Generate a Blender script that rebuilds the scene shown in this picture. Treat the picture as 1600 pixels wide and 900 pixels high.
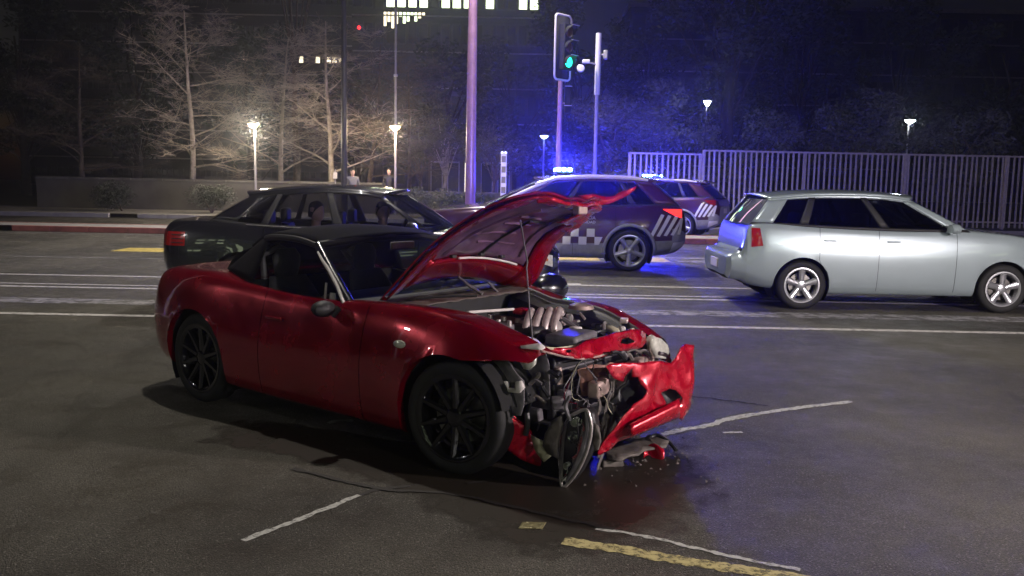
import bpy, bmesh, math, random
from mathutils import Vector, Matrix, noise
R = math.radians
for o in list(bpy.data.objects): bpy.data.objects.remove(o)
scn = bpy.context.scene
col = scn.collection
random.seed(7)

# ---------------------------------------------------------------- camera, sky, exposure
F_PX, PITCH, ROLL, CAM_H = 1400.0, R(6.88), R(1.127), 1.564
_cp, _sp, _cr, _sr = math.cos(PITCH), math.sin(PITCH), math.cos(ROLL), math.sin(ROLL)
C_FW = Vector((0, _cp, -_sp)); _up = Vector((0, _sp, _cp)); _rt = Vector((1, 0, 0))
C_RT = _cr*_rt + _sr*_up; C_UP = -_sr*_rt + _cr*_up
C_O = Vector((0, 0, CAM_H))
cam = bpy.data.objects.new('camera', bpy.data.cameras.new('camera')); col.objects.link(cam)
cam.data.sensor_width = 36; cam.data.lens = 36*F_PX/1600
cam.data.clip_start = .05; cam.data.clip_end = 1500
cam.matrix_world = Matrix(((C_RT.x, C_UP.x, -C_FW.x, C_O.x), (C_RT.y, C_UP.y, -C_FW.y, C_O.y), (C_RT.z, C_UP.z, -C_FW.z, C_O.z), (0, 0, 0, 1)))
scn.camera = cam
w = bpy.data.worlds.new('World'); scn.world = w; w.use_nodes = True
nt = w.node_tree; nt.nodes.clear()
sky = nt.nodes.new('ShaderNodeTexSky'); sky.sky_type = 'NISHITA'; sky.sun_disc = False
SUN_EL, SUN_AZ = R(62), R(-24)
sky.sun_elevation = R(-4); sky.sun_rotation = SUN_AZ
bg = nt.nodes.new('ShaderNodeBackground'); bg.inputs[1].default_value = .05
wo = nt.nodes.new('ShaderNodeOutputWorld')
nt.links.new(sky.outputs[0], bg.inputs[0]); nt.links.new(bg.outputs[0], wo.inputs[0])
sd = bpy.data.lights.new('moon', 'SUN'); sd.energy = .012; sd.angle = R(.5); sd.color = (1, .95, .85)
moon = bpy.data.objects.new('moon', sd); col.objects.link(moon)
moon.rotation_euler = Vector((math.sin(SUN_AZ)*math.cos(SUN_EL), math.cos(SUN_AZ)*math.cos(SUN_EL), math.sin(SUN_EL))).to_track_quat('Z', 'Y').to_euler()
scn.view_settings.view_transform = 'Standard'; scn.view_settings.look = 'None'
scn.view_settings.exposure = 0.0; scn.view_settings.gamma = 1.0
scn.view_settings.use_curve_mapping = False
cy = scn.cycles
cy.use_denoising = True
cy.max_bounces = 8; cy.transparent_max_bounces = 16; cy.volume_bounces = 0
cy.sample_clamp_indirect = 4.0
try: cy.use_light_tree = True
except Exception: pass

# ---------------------------------------------------------------- pixel helpers (1600x900 photo pixels)
def ray(px, py):
    d = C_FW + C_RT*((px-800)/F_PX) - C_UP*((py-450)/F_PX)
    return d
def at_y(px, py, Y):
    d = ray(px, py); return C_O + d*(Y/d.y)
def on_ground(px, py, z=0):
    d = ray(px, py); return C_O + d*((z-CAM_H)/d.z)
class Pose:
    def __init__(s, x, y, h): s.x, s.y, s.h = x, y, h; s.c, s.s = math.cos(h), math.sin(h)
    def loc(s, P): dx, dy = P.x-s.x, P.y-s.y; return Vector((s.c*dx+s.s*dy, -s.s*dx+s.c*dy, P.z))
    def hit(s, px, py, ax, val):
        a = s.loc(C_O); b = s.loc(C_O+ray(px, py))-a
        return a + b*((val-a[ax])/b[ax])
    def onsurf(s, px, py, g):                     # local surface x = g(y, z)
        x = g(0, .4)
        for _ in range(14):
            P = s.hit(px, py, 0, x); x = .5*x+.5*g(P.y, P.z)
        return s.hit(px, py, 0, x)

# ---------------------------------------------------------------- materials
MATS = {}
def _new(name):
    m = bpy.data.materials.new(name); m.use_nodes = True; MATS[name] = m
    return m, m.node_tree, m.node_tree.nodes['Principled BSDF']
def mat(name, colr, rough=.5, metal=0, coat=0, coat_r=.05, var=.0, scale=8, bump=0, bscale=60, emit=None, estr=0, spec=.5, rvar=0):
    m, t, b = _new(name)
    b.inputs['Base Color'].default_value = (*colr, 1); b.inputs['Roughness'].default_value = rough
    b.inputs['Metallic'].default_value = metal; b.inputs['Coat Weight'].default_value = coat
    b.inputs['Coat Roughness'].default_value = coat_r; b.inputs['Specular IOR Level'].default_value = spec
    tc = t.nodes.new('ShaderNodeTexCoord')
    if var or rvar:
        n = t.nodes.new('ShaderNodeTexNoise'); n.inputs['Scale'].default_value = scale; n.inputs['Detail'].default_value = 5
        t.links.new(tc.outputs['Object'], n.inputs['Vector'])
    if var:
        r = t.nodes.new('ShaderNodeValToRGB')
        r.color_ramp.elements[0].position = .3; r.color_ramp.elements[1].position = .7
        r.color_ramp.elements[0].color = (*[max(0, c*(1-var)) for c in colr], 1)
        r.color_ramp.elements[1].color = (*[min(1, c*(1+var)) for c in colr], 1)
        t.links.new(n.outputs['Fac'], r.inputs['Fac']); t.links.new(r.outputs[0], b.inputs['Base Color'])
    if rvar:
        mr = t.nodes.new('ShaderNodeMapRange'); mr.inputs[3].default_value = max(.02, rough-rvar); mr.inputs[4].default_value = min(1, rough+rvar)
        mr.inputs[1].default_value = .3; mr.inputs[2].default_value = .7
        t.links.new(n.outputs['Fac'], mr.inputs[0]); t.links.new(mr.outputs[0], b.inputs['Roughness'])
    if bump:
        n2 = t.nodes.new('ShaderNodeTexNoise'); n2.inputs['Scale'].default_value = bscale; n2.inputs['Detail'].default_value = 4
        t.links.new(tc.outputs['Object'], n2.inputs['Vector'])
        bp = t.nodes.new('ShaderNodeBump'); bp.inputs['Strength'].default_value = bump; bp.inputs['Distance'].default_value = .01
        t.links.new(n2.outputs['Fac'], bp.inputs['Height']); t.links.new(bp.outputs[0], b.inputs['Normal'])
    if emit:
        b.inputs['Emission Color'].default_value = (*emit, 1); b.inputs['Emission Strength'].default_value = estr
    return m
def glass(name, tint, rough=.02, refl=1.0):
    m = bpy.data.materials.new(name); m.use_nodes = True; MATS[name] = m
    t = m.node_tree; t.nodes.clear()
    o = t.nodes.new('ShaderNodeOutputMaterial'); mx = t.nodes.new('ShaderNodeMixShader')
    tr = t.nodes.new('ShaderNodeBsdfTransparent'); tr.inputs[0].default_value = (*tint, 1)
    gl = t.nodes.new('ShaderNodeBsdfGlossy'); gl.inputs['Roughness'].default_value = rough
    gl.inputs['Color'].default_value = (refl, refl, refl, 1)
    fr = t.nodes.new('ShaderNodeFresnel'); fr.inputs[0].default_value = 1.5
    t.links.new(fr.outputs[0], mx.inputs[0]); t.links.new(tr.outputs[0], mx.inputs[1]); t.links.new(gl.outputs[0], mx.inputs[2])
    t.links.new(mx.outputs[0], o.inputs[0])
    return m
mat('red_paint', (.29, .0006, .013), .22, .5, 1, .02, var=.14, scale=5, rvar=.10)
mat('red_scuffed', (.42, .002, .018), .26, .3, 1, .04, var=.15, scale=14, bump=.10, bscale=25, rvar=.12)
mat('black_paint', (.006, .006, .010), .25, 0, 1, .03)
mat('maroon_paint', (.050, .010, .030), .3, .3, 1, .06, var=.06, scale=2)
mat('pale_paint', (.34, .41, .44), .28, .35, 1, .03, var=.05, scale=3)
mat('cladding', (.25, .255, .28), .55, var=.15, scale=10, bump=.1, bscale=300)
mat('black_plastic', (.012, .012, .013), .5, var=.3, scale=12, bump=.1, bscale=200)
mat('dark_trim', (.006, .006, .007), .6)
mat('void', (.004, .004, .004), .9)
mat('rubber', (.007, .007, .007), .75, var=.3, scale=20, bump=.15, bscale=150)
mat('rim_black', (.022, .022, .025), .16, .7, .8, .05)
mat('rim_silver', (.55, .56, .60), .3, .85, var=.1, scale=15)
mat('disc_steel', (.25, .24, .23), .35, .9, var=.2, scale=30)
mat('chrome', (.75, .75, .75), .08, 1)
mat('alloy', (.42, .38, .37), .45, .55, var=.25, scale=18, bump=.2, bscale=60)
mat('bare_metal', (.40, .30, .27), .5, .4, var=.35, scale=12, bump=.2, bscale=30, rvar=.15)
mat('rusty_sheet', (.26, .13, .10), .6, .2, var=.5, scale=15, bump=.35, bscale=25)
mat('torn_plastic', (.10, .085, .075), .6, var=.5, scale=18, bump=.4, bscale=35)
mat('grey_plastic', (.13, .12, .13), .5, var=.3, scale=20, bump=.2, bscale=40)
mat('white_plastic', (.62, .58, .56), .5, var=.1, scale=12)
mat('cream_plastic', (.45, .42, .30), .5, var=.2, scale=20)
mat('softtop', (.0035, .0035, .005), .9, var=.2, scale=40, bump=.2, bscale=400, spec=.15)
mat('leather', (.05, .048, .055), .5, var=.2, scale=20, bump=.2, bscale=120)
mat('insulation', (.105, .055, .105), .38, 0, .5, .2, var=.35, scale=9, bump=.35, bscale=18)
mat('hose', (.015, .015, .016), .45)
mat('decal_white', (.62, .62, .66), .4)
mat('decal_silver', (.66, .66, .70), .4, 0)
mat('lens_red', (.30, .004, .004), .15, 0, 1, emit=(1, .03, .01), estr=3.0)
mat('lens_red_dim', (.25, .004, .004), .15, 0, 1, emit=(1, .03, .01), estr=.02)
mat('lens_amber', (.45, .14, .02), .2, 0, 1)
mat('lamp_clear', (.70, .70, .62), .12, .3, 1, var=.25, scale=30)
mat('beacon_glow', (.3, .5, 1), .3, emit=(.22, .50, 1), estr=70)
mat('beacon_dome', (.01, .02, .12), .1, 0, 1, emit=(.02, .05, 1), estr=7)
mat('asphalt_patch', (.03, .03, .03), .85)
mat('concrete', (.30, .28, .26), .85, var=.2, scale=3, bump=.2, bscale=40)
mat('kerb_red', (.22, .07, .05), .8, var=.35, scale=4, bump=.2, bscale=30)
mat('paving', (.16, .15, .14), .9, var=.25, scale=2, bump=.2, bscale=20)
mat('soil', (.055, .045, .03), .95, var=.4, scale=1.5, bump=.3, bscale=10)
mat('mauve_tinted_steel', (.30, .17, .27), .4, .3, .3, .2, var=.15, scale=6)  # tint of the police lights on the poles put into the base colour
mat('dark_steel', (.015, .014, .022), .5, .3, var=.2, scale=6)
mat('grey_steel', (.38, .36, .38), .45, .5, var=.15, scale=6)
mat('white_steel', (.62, .58, .64), .4, .1, .3, .2)
mat('fence_paint', (.40, .35, .30), .5, var=.2, scale=6)
mat('signal_green', (.02, .5, .35), .3, emit=(.02, 1, .62), estr=3.2)
mat('signal_off', (.05, .008, .006), .3, 0, 1)
mat('lamp_warm', (.9, .8, .5), .4, emit=(1, .80, .45), estr=7)
mat('lamp_white', (.9, .95, 1), .4, emit=(.85, .95, 1), estr=40)
mat('lamp_cool_dim', (.9, .95, 1), .4, emit=(.6, .75, 1), estr=4)
mat('lamp_red', (.6, .02, .02), .4, emit=(1, .02, .02), estr=7)
mat('window_dark', (.006, .007, .009), .25)
mat('window_lit', (.8, .8, .6), .5, emit=(.86, 1, .62), estr=3.2, var=.3, scale=1.5)
mat('window_lit_warm', (.8, .7, .5), .5, emit=(1, .86, .6), estr=2.5)
mat('facade', (.010, .010, .010), .9, var=.2, scale=.3, bump=.1, bscale=3)
mat('facade_light', (.16, .14, .11), .9, var=.2, scale=.6)
mat('old_stone', (.10, .095, .085), .9, var=.35, scale=3, bump=.2, bscale=12)
mat('stone_wall', (.07, .066, .06), .9, var=.25, scale=2, bump=.2, bscale=12)
mat('bark_pale', (.36, .31, .25), .9, var=.3, scale=7, bump=.5, bscale=18)
mat('bark_dark', (.03, .025, .02), .95, var=.4, scale=8, bump=.5, bscale=20)
mat('bark', (.11, .085, .065), .95, var=.4, scale=8, bump=.6, bscale=20)
mat('leaf_dark', (.022, .032, .020), .65, var=.5, scale=1.5)
mat('leaf_mid', (.105, .108, .085), .6, var=.45, scale=2)
mat('leaf_warm', (.080, .072, .035), .65, var=.4, scale=2)
mat('hedge_leaf', (.030, .038, .022), .7, var=.5, scale=3)
mat('skin', (.58, .38, .30), .55, var=.1, scale=30)
mat('hair', (.012, .009, .008), .6)
mat('cloth_dark', (.02, .02, .028), .85, var=.2, scale=20)
mat('cloth_grey', (.16, .16, .17), .85, var=.1, scale=20)
mat('cloth_white', (.55, .55, .56), .85, var=.1, scale=20)
mat('foil', (.20, .18, .09), .35, .4, var=.4, scale=40, bump=.6, bscale=60)
mat('engine_pink', (.50, .42, .41), .4, .4, var=.25, scale=15, bump=.25, bscale=50)
glass('glass_dark', (.36, .37, .42)); glass('glass_clear', (.72, .76, .75)); glass('glass_lens', (.85, .87, .86), .05)
glass('glass_light', (.38, .39, .43)); glass('glass_tint', (.10, .10, .14))

def asphalt_mat():
    m, t, b = _new('asphalt'); N = t.nodes.new; L = t.links.new
    tc = N('ShaderNodeTexCoord')
    n1 = N('ShaderNodeTexNoise'); n1.inputs['Scale'].default_value = 92; n1.inputs['Detail'].default_value = 5; n1.inputs['Roughness'].default_value = .7
    n2 = N('ShaderNodeTexNoise'); n2.inputs['Scale'].default_value = .55; n2.inputs['Detail'].default_value = 6
    v = N('ShaderNodeTexVoronoi'); v.inputs['Scale'].default_value = 170
    n3 = N('ShaderNodeTexNoise'); n3.inputs['Scale'].default_value = 2.3; n3.inputs['Detail'].default_value = 7; n3.inputs['Roughness'].default_value = .65
    for n in (n1, n2, v, n3): L(tc.outputs['Object'], n.inputs['Vector'])
    r1 = N('ShaderNodeValToRGB'); e = r1.color_ramp.elements
    e[0].position, e[0].color = .36, (.005, .0058, .0046, 1); e[1].position, e[1].color = .66, (.170, .160, .132, 1)
    L(n1.outputs['Fac'], r1.inputs['Fac'])
    r2 = N('ShaderNodeValToRGB'); e = r2.color_ramp.elements
    e[0].position, e[0].color = .35, (.40, .385, .35, 1); e[1].position, e[1].color = .66, (1.2, 1.17, 1.08, 1)
    L(n2.outputs['Fac'], r2.inputs['Fac'])
    mx = N('ShaderNodeMix'); mx.data_type = 'RGBA'; mx.blend_type = 'MULTIPLY'; mx.inputs[0].default_value = 1
    L(r1.outputs[0], mx.inputs[6]); L(r2.outputs[0], mx.inputs[7])
    # pale stones
    r3 = N('ShaderNodeValToRGB'); e = r3.color_ramp.elements
    e[0].position, e[0].color = .93, (0, 0, 0, 1); e[1].position, e[1].color = .99, (1, 1, 1, 1)
    sp = N('ShaderNodeSeparateColor'); L(v.outputs['Color'], sp.inputs[0]); L(sp.outputs[0], r3.inputs['Fac'])
    mx2 = N('ShaderNodeMix'); mx2.data_type = 'RGBA'; mx2.inputs[7].default_value = (.24, .225, .20, 1)
    L(r3.outputs[0], mx2.inputs[0]); L(mx.outputs[2], mx2.inputs[6])
    L(mx2.outputs[2], b.inputs['Base Color'])
    mr = N('ShaderNodeMapRange'); mr.inputs[1].default_value = .35; mr.inputs[2].default_value = .65; mr.inputs[3].default_value = .30; mr.inputs[4].default_value = .66
    L(n3.outputs['Fac'], mr.inputs[0]); L(mr.outputs[0], b.inputs['Roughness'])
    bp = N('ShaderNodeBump'); bp.inputs['Strength'].default_value = 1.0; bp.inputs['Distance'].default_value = .012
    ad = N('ShaderNodeMath'); ad.operation = 'MULTIPLY_ADD'; ad.inputs[1].default_value = -.8
    L(v.outputs['Distance'], ad.inputs[0]); L(n1.outputs['Fac'], ad.inputs[2]); L(ad.outputs[0], bp.inputs['Height'])
    L(bp.outputs[0], b.inputs['Normal'])
asphalt_mat()
def worn_paint(name, colr, wear=.5, scale=30):
    m, t, b = _new(name); N = t.nodes.new; L = t.links.new
    tc = N('ShaderNodeTexCoord'); n = N('ShaderNodeTexNoise'); n.inputs['Scale'].default_value = scale; n.inputs['Detail'].default_value = 8; n.inputs['Roughness'].default_value = .75
    L(tc.outputs['Object'], n.inputs['Vector'])
    r = N('ShaderNodeValToRGB'); e = r.color_ramp.elements
    e[0].position, e[0].color = wear-.10, (0, 0, 0, 1); e[1].position, e[1].color = wear+.12, (1, 1, 1, 1)
    L(n.outputs['Fac'], r.inputs['Fac'])
    b.inputs['Base Color'].default_value = (*colr, 1); b.inputs['Roughness'].default_value = .7
    L(r.outputs[0], b.inputs['Alpha'])
worn_paint('line_white', (.50, .48, .46), .40, 14)
worn_paint('line_faded', (.26, .25, .26), .46, 5)
worn_paint('line_yellow', (.42, .36, .16), .44, 22)
worn_paint('line_yellow_far', (.50, .38, .08), .38, 4)
worn_paint('seal_white', (.40, .40, .37), .40, 30)
worn_paint('seal_dark', (.010, .007, .005), .30, 9)
worn_paint('patch_old', (.018, .017, .015), .46, 3)
def dark_patch_mat():
    m, t, b = _new('dark_patch'); N = t.nodes.new; L = t.links.new
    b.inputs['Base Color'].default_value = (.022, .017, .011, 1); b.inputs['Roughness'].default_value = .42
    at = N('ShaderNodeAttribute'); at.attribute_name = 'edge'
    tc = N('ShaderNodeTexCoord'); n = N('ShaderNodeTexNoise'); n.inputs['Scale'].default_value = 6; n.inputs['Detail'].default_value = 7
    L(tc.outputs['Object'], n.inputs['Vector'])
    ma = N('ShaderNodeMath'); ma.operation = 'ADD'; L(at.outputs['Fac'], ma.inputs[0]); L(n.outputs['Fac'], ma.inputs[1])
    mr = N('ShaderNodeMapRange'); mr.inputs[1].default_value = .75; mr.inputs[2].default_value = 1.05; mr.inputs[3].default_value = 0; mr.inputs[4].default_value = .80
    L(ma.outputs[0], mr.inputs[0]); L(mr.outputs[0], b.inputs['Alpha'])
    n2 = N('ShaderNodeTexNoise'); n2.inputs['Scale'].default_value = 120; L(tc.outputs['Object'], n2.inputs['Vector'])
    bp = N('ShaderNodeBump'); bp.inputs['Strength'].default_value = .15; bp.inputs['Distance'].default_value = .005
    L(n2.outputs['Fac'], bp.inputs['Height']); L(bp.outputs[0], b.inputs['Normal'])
dark_patch_mat()

# ---------------------------------------------------------------- mesh helpers
class MB:
    def __init__(s): s.v, s.f = [], []
    def add(s, vs, fs):
        k = len(s.v); s.v += [Vector(v) for v in vs]; s.f += [tuple(i+k for i in f) for f in fs]; return s
    def box(s, c, d, rot=None, taper=1):
        x, y, z = d[0]/2, d[1]/2, d[2]/2
        vs = [Vector((sx*x*(taper if sz > 0 else 1), sy*y*(taper if sz > 0 else 1), sz*z)) for sz in (-1, 1) for sx, sy in ((-1, -1), (1, -1), (1, 1), (-1, 1))]
        if rot is not None: vs = [rot @ v for v in vs]
        return s.add([v+Vector(c) for v in vs], [(3, 2, 1, 0), (4, 5, 6, 7), (0, 1, 5, 4), (1, 2, 6, 5), (2, 3, 7, 6), (3, 0, 4, 7)])
    def tube(s, pts, r, n=8, caps=True):
        pts = [Vector(p) for p in pts]
        if not isinstance(r, (list, tuple)): r = [r]*len(pts)
        k = len(s.v); up = None
        for i, p in enumerate(pts):
            d = (pts[min(i+1, len(pts)-1)]-pts[max(i-1, 0)])
            d = d.normalized() if d.length > 1e-9 else Vector((0, 0, 1))
            if up is None:
                up = Vector((0, 0, 1)) if abs(d.z) < .9 else Vector((1, 0, 0))
            a = d.cross(up)
            if a.length < 1e-6: a = d.cross(Vector((0, 1, 0)))
            a.normalize(); b = a.cross(d).normalized(); up = b
            for j in range(n):
                t = 2*math.pi*j/n; s.v.append(p+(a*math.cos(t)+b*math.sin(t))*r[i])
        for i in range(len(pts)-1):
            for j in range(n):
                s.f.append((k+i*n+j, k+i*n+(j+1) % n, k+(i+1)*n+(j+1) % n, k+(i+1)*n+j))
        if caps:
            s.f.append(tuple(k+j for j in range(n))[::-1]); s.f.append(tuple(k+(len(pts)-1)*n+j for j in range(n)))
        return s
    def lathe(s, prof, n=32, M=None, close=False):      # prof: (r, h) around local z
        k = len(s.v); M = M or Matrix()
        for (r, h) in prof:
            for j in range(n):
                t = 2*math.pi*j/n; s.v.append(M @ Vector((r*math.cos(t), r*math.sin(t), h)))
        m = len(prof)
        for i in range(m if close else m-1):
            for j in range(n):
                a, b = i*n, ((i+1) % m)*n
                s.f.append((k+a+j, k+a+(j+1) % n, k+b+(j+1) % n, k+b+j))
        return s
    def grid(s, fn, nu, nv):
        k = len(s.v)
        for i in range(nu+1):
            for j in range(nv+1): s.v.append(Vector(fn(i/nu, j/nv)))
        for i in range(nu):
            for j in range(nv):
                a = k+i*(nv+1)+j; s.f.append((a, a+nv+1, a+nv+2, a+1))
        return s
    def build(s, name, m, parent=None, smooth=True, bevel=0, solid=0, subsurf=0, offset=0):
        me = bpy.data.meshes.new(name); me.from_pydata([tuple(v) for v in s.v], [], s.f); me.validate()
        o = bpy.data.objects.new(name, me); col.objects.link(o)
        mm = MATS[m] if isinstance(m, str) else m
        me.materials.append(mm)
        if parent is not None: o.parent = parent
        if solid:
            md = o.modifiers.new('s', 'SOLIDIFY'); md.thickness = solid; md.offset = offset; md.use_even_offset = False
        if bevel:
            md = o.modifiers.new('b', 'BEVEL'); md.width = bevel; md.segments = 2; md.limit_method = 'ANGLE'; md.angle_limit = R(40)
        if subsurf:
            md = o.modifiers.new('ss', 'SUBSURF'); md.levels = md.render_levels = subsurf
        if smooth:
            me.polygons.foreach_set('use_smooth', [True]*len(me.polygons))
            try: me.set_sharp_from_angle(angle=R(38))
            except Exception: pass
        return o
def tag(o, label=None, cat=None, group=None, kind=None):
    if label: o['label'] = label
    if cat: o['category'] = cat
    if group: o['group'] = group
    if kind: o['kind'] = kind
    return o
def thing(name, label, cat, loc=(0, 0, 0), rz=0, group=None):
    o = bpy.data.objects.new(name, None); col.objects.link(o); o.location = loc; o.rotation_euler.z = rz
    o.empty_display_size = .2
    return tag(o, label, cat, group)
def copy_tree(o, parent=None):
    c = o.copy(); col.objects.link(c); c.parent = parent
    for ch in list(o.children): copy_tree(ch, c)
    return c
def lerp(a, b, t): return a+(b-a)*t
def pchip(xs, ys, x):
    n = len(xs)
    if x <= xs[0]: return ys[0]
    if x >= xs[-1]: return ys[-1]
    i = 0
    while x > xs[i+1]: i += 1
    h = [xs[k+1]-xs[k] for k in range(n-1)]; d = [(ys[k+1]-ys[k])/h[k] for k in range(n-1)]
    def slope(k):
        if k == 0: return d[0]
        if k == n-1: return d[-1]
        if d[k-1]*d[k] <= 0: return 0
        w1, w2 = 2*h[k]+h[k-1], h[k]+2*h[k-1]
        return (w1+w2)/(w1/d[k-1]+w2/d[k])
    t = (x-xs[i])/h[i]; m0, m1 = slope(i)*h[i], slope(i+1)*h[i]
    return (2*t**3-3*t**2+1)*ys[i]+(t**3-2*t**2+t)*m0+(-2*t**3+3*t**2)*ys[i+1]+(t**3-t**2)*m1
def cr(pts, n):                                  # Catmull-Rom through points, n segments per span
    P = [Vector(p) for p in pts]; out = []
    Q = [P[0]*2-P[1]]+P+[P[-1]*2-P[-2]]
    for i in range(1, len(Q)-2):
        for k in range(n):
            t = k/n; a, b, c, d = Q[i-1], Q[i], Q[i+1], Q[i+2]
            out.append(.5*((2*b)+(c-a)*t+(2*a-5*b+4*c-d)*t*t+(3*b-a-3*c+d)*t**3))
    out.append(P[-1]); return out
def poly_at(pts, t):                             # point at parameter t on a polyline given as (t, Vector) keys
    n = len(pts)-1; x = min(max(t, 0), 1)*n; i = min(int(x), n-1); return pts[i].lerp(pts[i+1], x-i)
def spline_fn(pts, res=16):
    d = cr(pts, res); return lambda t: poly_at(d, t)

# ---------------------------------------------------------------- car body loft
class Body:
    """half ring per station: (x, zb, ws, zs, wm, zm, wb, zbelt, wt, zt, zc)"""
    SEG = 5
    def __init__(s, st, step=.04, extra=()):
        s.st = sorted(st); s.xs0 = [k[0] for k in s.st]
        x0, x1 = s.xs0[0], s.xs0[-1]
        n = max(2, int((x1-x0)/step)); xs = [x0+(x1-x0)*i/n for i in range(n+1)]
        for e in extra:
            xs = [x for x in xs if min(abs(x-(e-.003)), abs(x-(e+.003))) > .012]; xs += [e-.003, e+.003]
        s.xs = sorted(xs); s.extra = extra
        s.rings = [s.ring(x) for x in s.xs]
    def par(s, x): return [pchip(s.xs0, [k[j] for k in s.st], x) for j in range(1, 11)]
    def ring(s, x):
        zb, ws, zs, wm, zm, wb, zbelt, wt, zt, zc = s.par(x)
        pts = [(0, zb, 0), (ws, zb, 0), (wm-.03, zs, 0), (wm, zm, 0), (wb, zbelt, 0), (wt, zt, 0), (0, zc, 0)]
        P = [Vector(p) for p in pts]
        out = []
        Q = [Vector((-P[1].x, P[1].y, 0))]+P+[Vector((-P[-2].x, P[-2].y, 0))]
        tens = .42
        for i in range(1, len(Q)-2):
            a, b, c, d = Q[i-1], Q[i], Q[i+1], Q[i+2]
            L = (c-b).length
            m0 = (c-a); m0 = m0/max(m0.length, 1e-6)*L*tens*2; m1 = (d-b); m1 = m1/max(m1.length, 1e-6)*L*tens*2
            for k in range(s.SEG):
                t = k/s.SEG
                out.append((2*t**3-3*t**2+1)*b+(t**3-2*t**2+t)*m0+(-2*t**3+3*t**2)*c+(t**3-t**2)*m1)
        out.append(P[-1]); return [(p.x, p.y) for p in out]
    def side_y(s, x, z):
        r = s.ring(x)
        for j in range(s.SEG, 5*s.SEG):
            (y0, z0), (y1, z1) = r[j], r[j+1]
            if z0 <= z <= z1: return lerp(y0, y1, (z-z0)/max(z1-z0, 1e-6))
        return r[3*s.SEG][0]
    def parts(s, classify, arches, parent, mats, lip=.05, clip=None):
        NR = 6*s.SEG+1; buckets = {}
        def arch_d(x, y, z, a):
            cx, cz, Ra = a
            if abs(y) < .42: return 9
            return (math.hypot(x-cx, z-cz) if z > cz else abs(x-cx))-Ra
        for side in (-1, 1):
            V = [[Vector((x, side*p[0], p[1])) for p in rg] for x, rg in zip(s.xs, s.rings)]
            ins = [[any(arch_d(*v, a) < -1e-6 for a in arches) or (clip is not None and clip(v, side) is not None) for v in row] for row in V]
            moved = [[None]*NR for _ in V]
            def pv(i, j):
                if not ins[i][j]: return V[i][j]
                if moved[i][j] is None:
                    v = V[i][j]
                    for a in arches:
                        if arch_d(*v, a) < 0:
                            if v.z > a[1]:
                                d = Vector((v.x-a[0], 0, v.z-a[1])); L = max(d.length, 1e-5); d = d/L*a[2]
                                moved[i][j] = Vector((a[0]+d.x, v.y, a[1]+d.z))
                            else:
                                moved[i][j] = Vector((a[0]+(a[2] if v.x > a[0] else -a[2]), v.y, v.z))
                    if moved[i][j] is None: moved[i][j] = v
                    if clip is not None:
                        c2 = clip(moved[i][j], side)
                        if c2 is not None: moved[i][j] = c2
                return moved[i][j]
            for i in range(len(V)-1):
                if any(abs(.5*(s.xs[i]+s.xs[i+1])-e) < .0031 for e in s.extra): gap = True
                else: gap = False
                for j in range(NR-1):
                    q = [(i, j), (i+1, j), (i+1, j+1), (i, j+1)]
                    if all(ins[a][b] for a, b in q): continue
                    c = sum((V[a][b] for a, b in q), Vector())/4
                    nm = classify(c, j/s.SEG, side, gap)
                    if nm is None: continue
                    B = buckets.setdefault(nm, [{}, [], []])
                    idx = []
                    for (a, b) in q:
                        key = (side if b not in (0, NR-1) else 0, a, b)
                        if key not in B[0]: B[0][key] = len(B[1]); B[1].append(pv(a, b).copy())
                        idx.append(B[0][key])
                    B[2].append(tuple(idx if side < 0 else idx[::-1]))
                    if lip:
                        for (e0, e1) in ((0, 1), (1, 2), (2, 3), (3, 0)):
                            (a0, b0), (a1, b1) = q[e0], q[e1]
                            if ins[a0][b0] and ins[a1][b1]:
                                p0, p1 = pv(a0, b0), pv(a1, b1)
                                k = len(B[1]); B[1] += [p0.copy(), p1.copy(), p1-Vector((0, side*lip, 0)), p0-Vector((0, side*lip, 0))]
                                B[2].append((k, k+1, k+2, k+3))
        # end caps
        for end in (0, len(s.xs)-1):
            x = s.xs[end]; rg = s.rings[end]; c0 = Vector((x, 0, rg[3*s.SEG][1]))
            nm = classify(c0+Vector((0, 0, 0)), 3, 0, False)
            if nm is None: continue
            B = buckets.setdefault(nm, [{}, [], []]); k = len(B[1])
            loop = [Vector((x, -p[0], p[1])) for p in rg]+[Vector((x, p[0], p[1])) for p in rg[::-1]][1:-1]
            B[1] += loop+[c0]; n = len(loop)
            for j in range(n):
                f = (k+j, k+(j+1) % n, k+n); B[2].append(f)
        out = {}
        for nm, (d, vs, fs) in buckets.items():
            mb = MB(); mb.v = vs; mb.f = fs
            pname = nm.split('#')[0]
            out[nm] = mb.build(pname, mats[pname] if pname in mats else mats[nm], parent)
        return out
def seam_shell(T, st, arches, cls_x=None):
    stn = [(k[0]*.992, k[1]+.012, k[2]-.02, k[3]+.012, k[4]-.02, k[5], k[6]-.02, k[7]-.014, k[8]-.02, k[9]-.015, k[10]-.02) for k in st]
    Body(stn, .1).parts(lambda c, j, side, gap: ('inner_shell#%d' % side) if side and 1 <= j < 5 else None, [(a[0], a[1], a[2]+.03) for a in arches], T, {'inner_shell': 'void'}, lip=0)
def decal(body, quad, parent, name, m, side, off=.004, nx=6, nz=6):   # quad: 4 (x,z) corners ccw
    a, b, c, d = [Vector((p[0], p[1])) for p in quad]
    def fn(u, v):
        p = a.lerp(b, u).lerp(d.lerp(c, u), v)
        return (p.x, side*(body.side_y(p.x, p.y)+off), p.y)
    return MB().grid(fn, nx, nz).build(name, m, parent)

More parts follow.
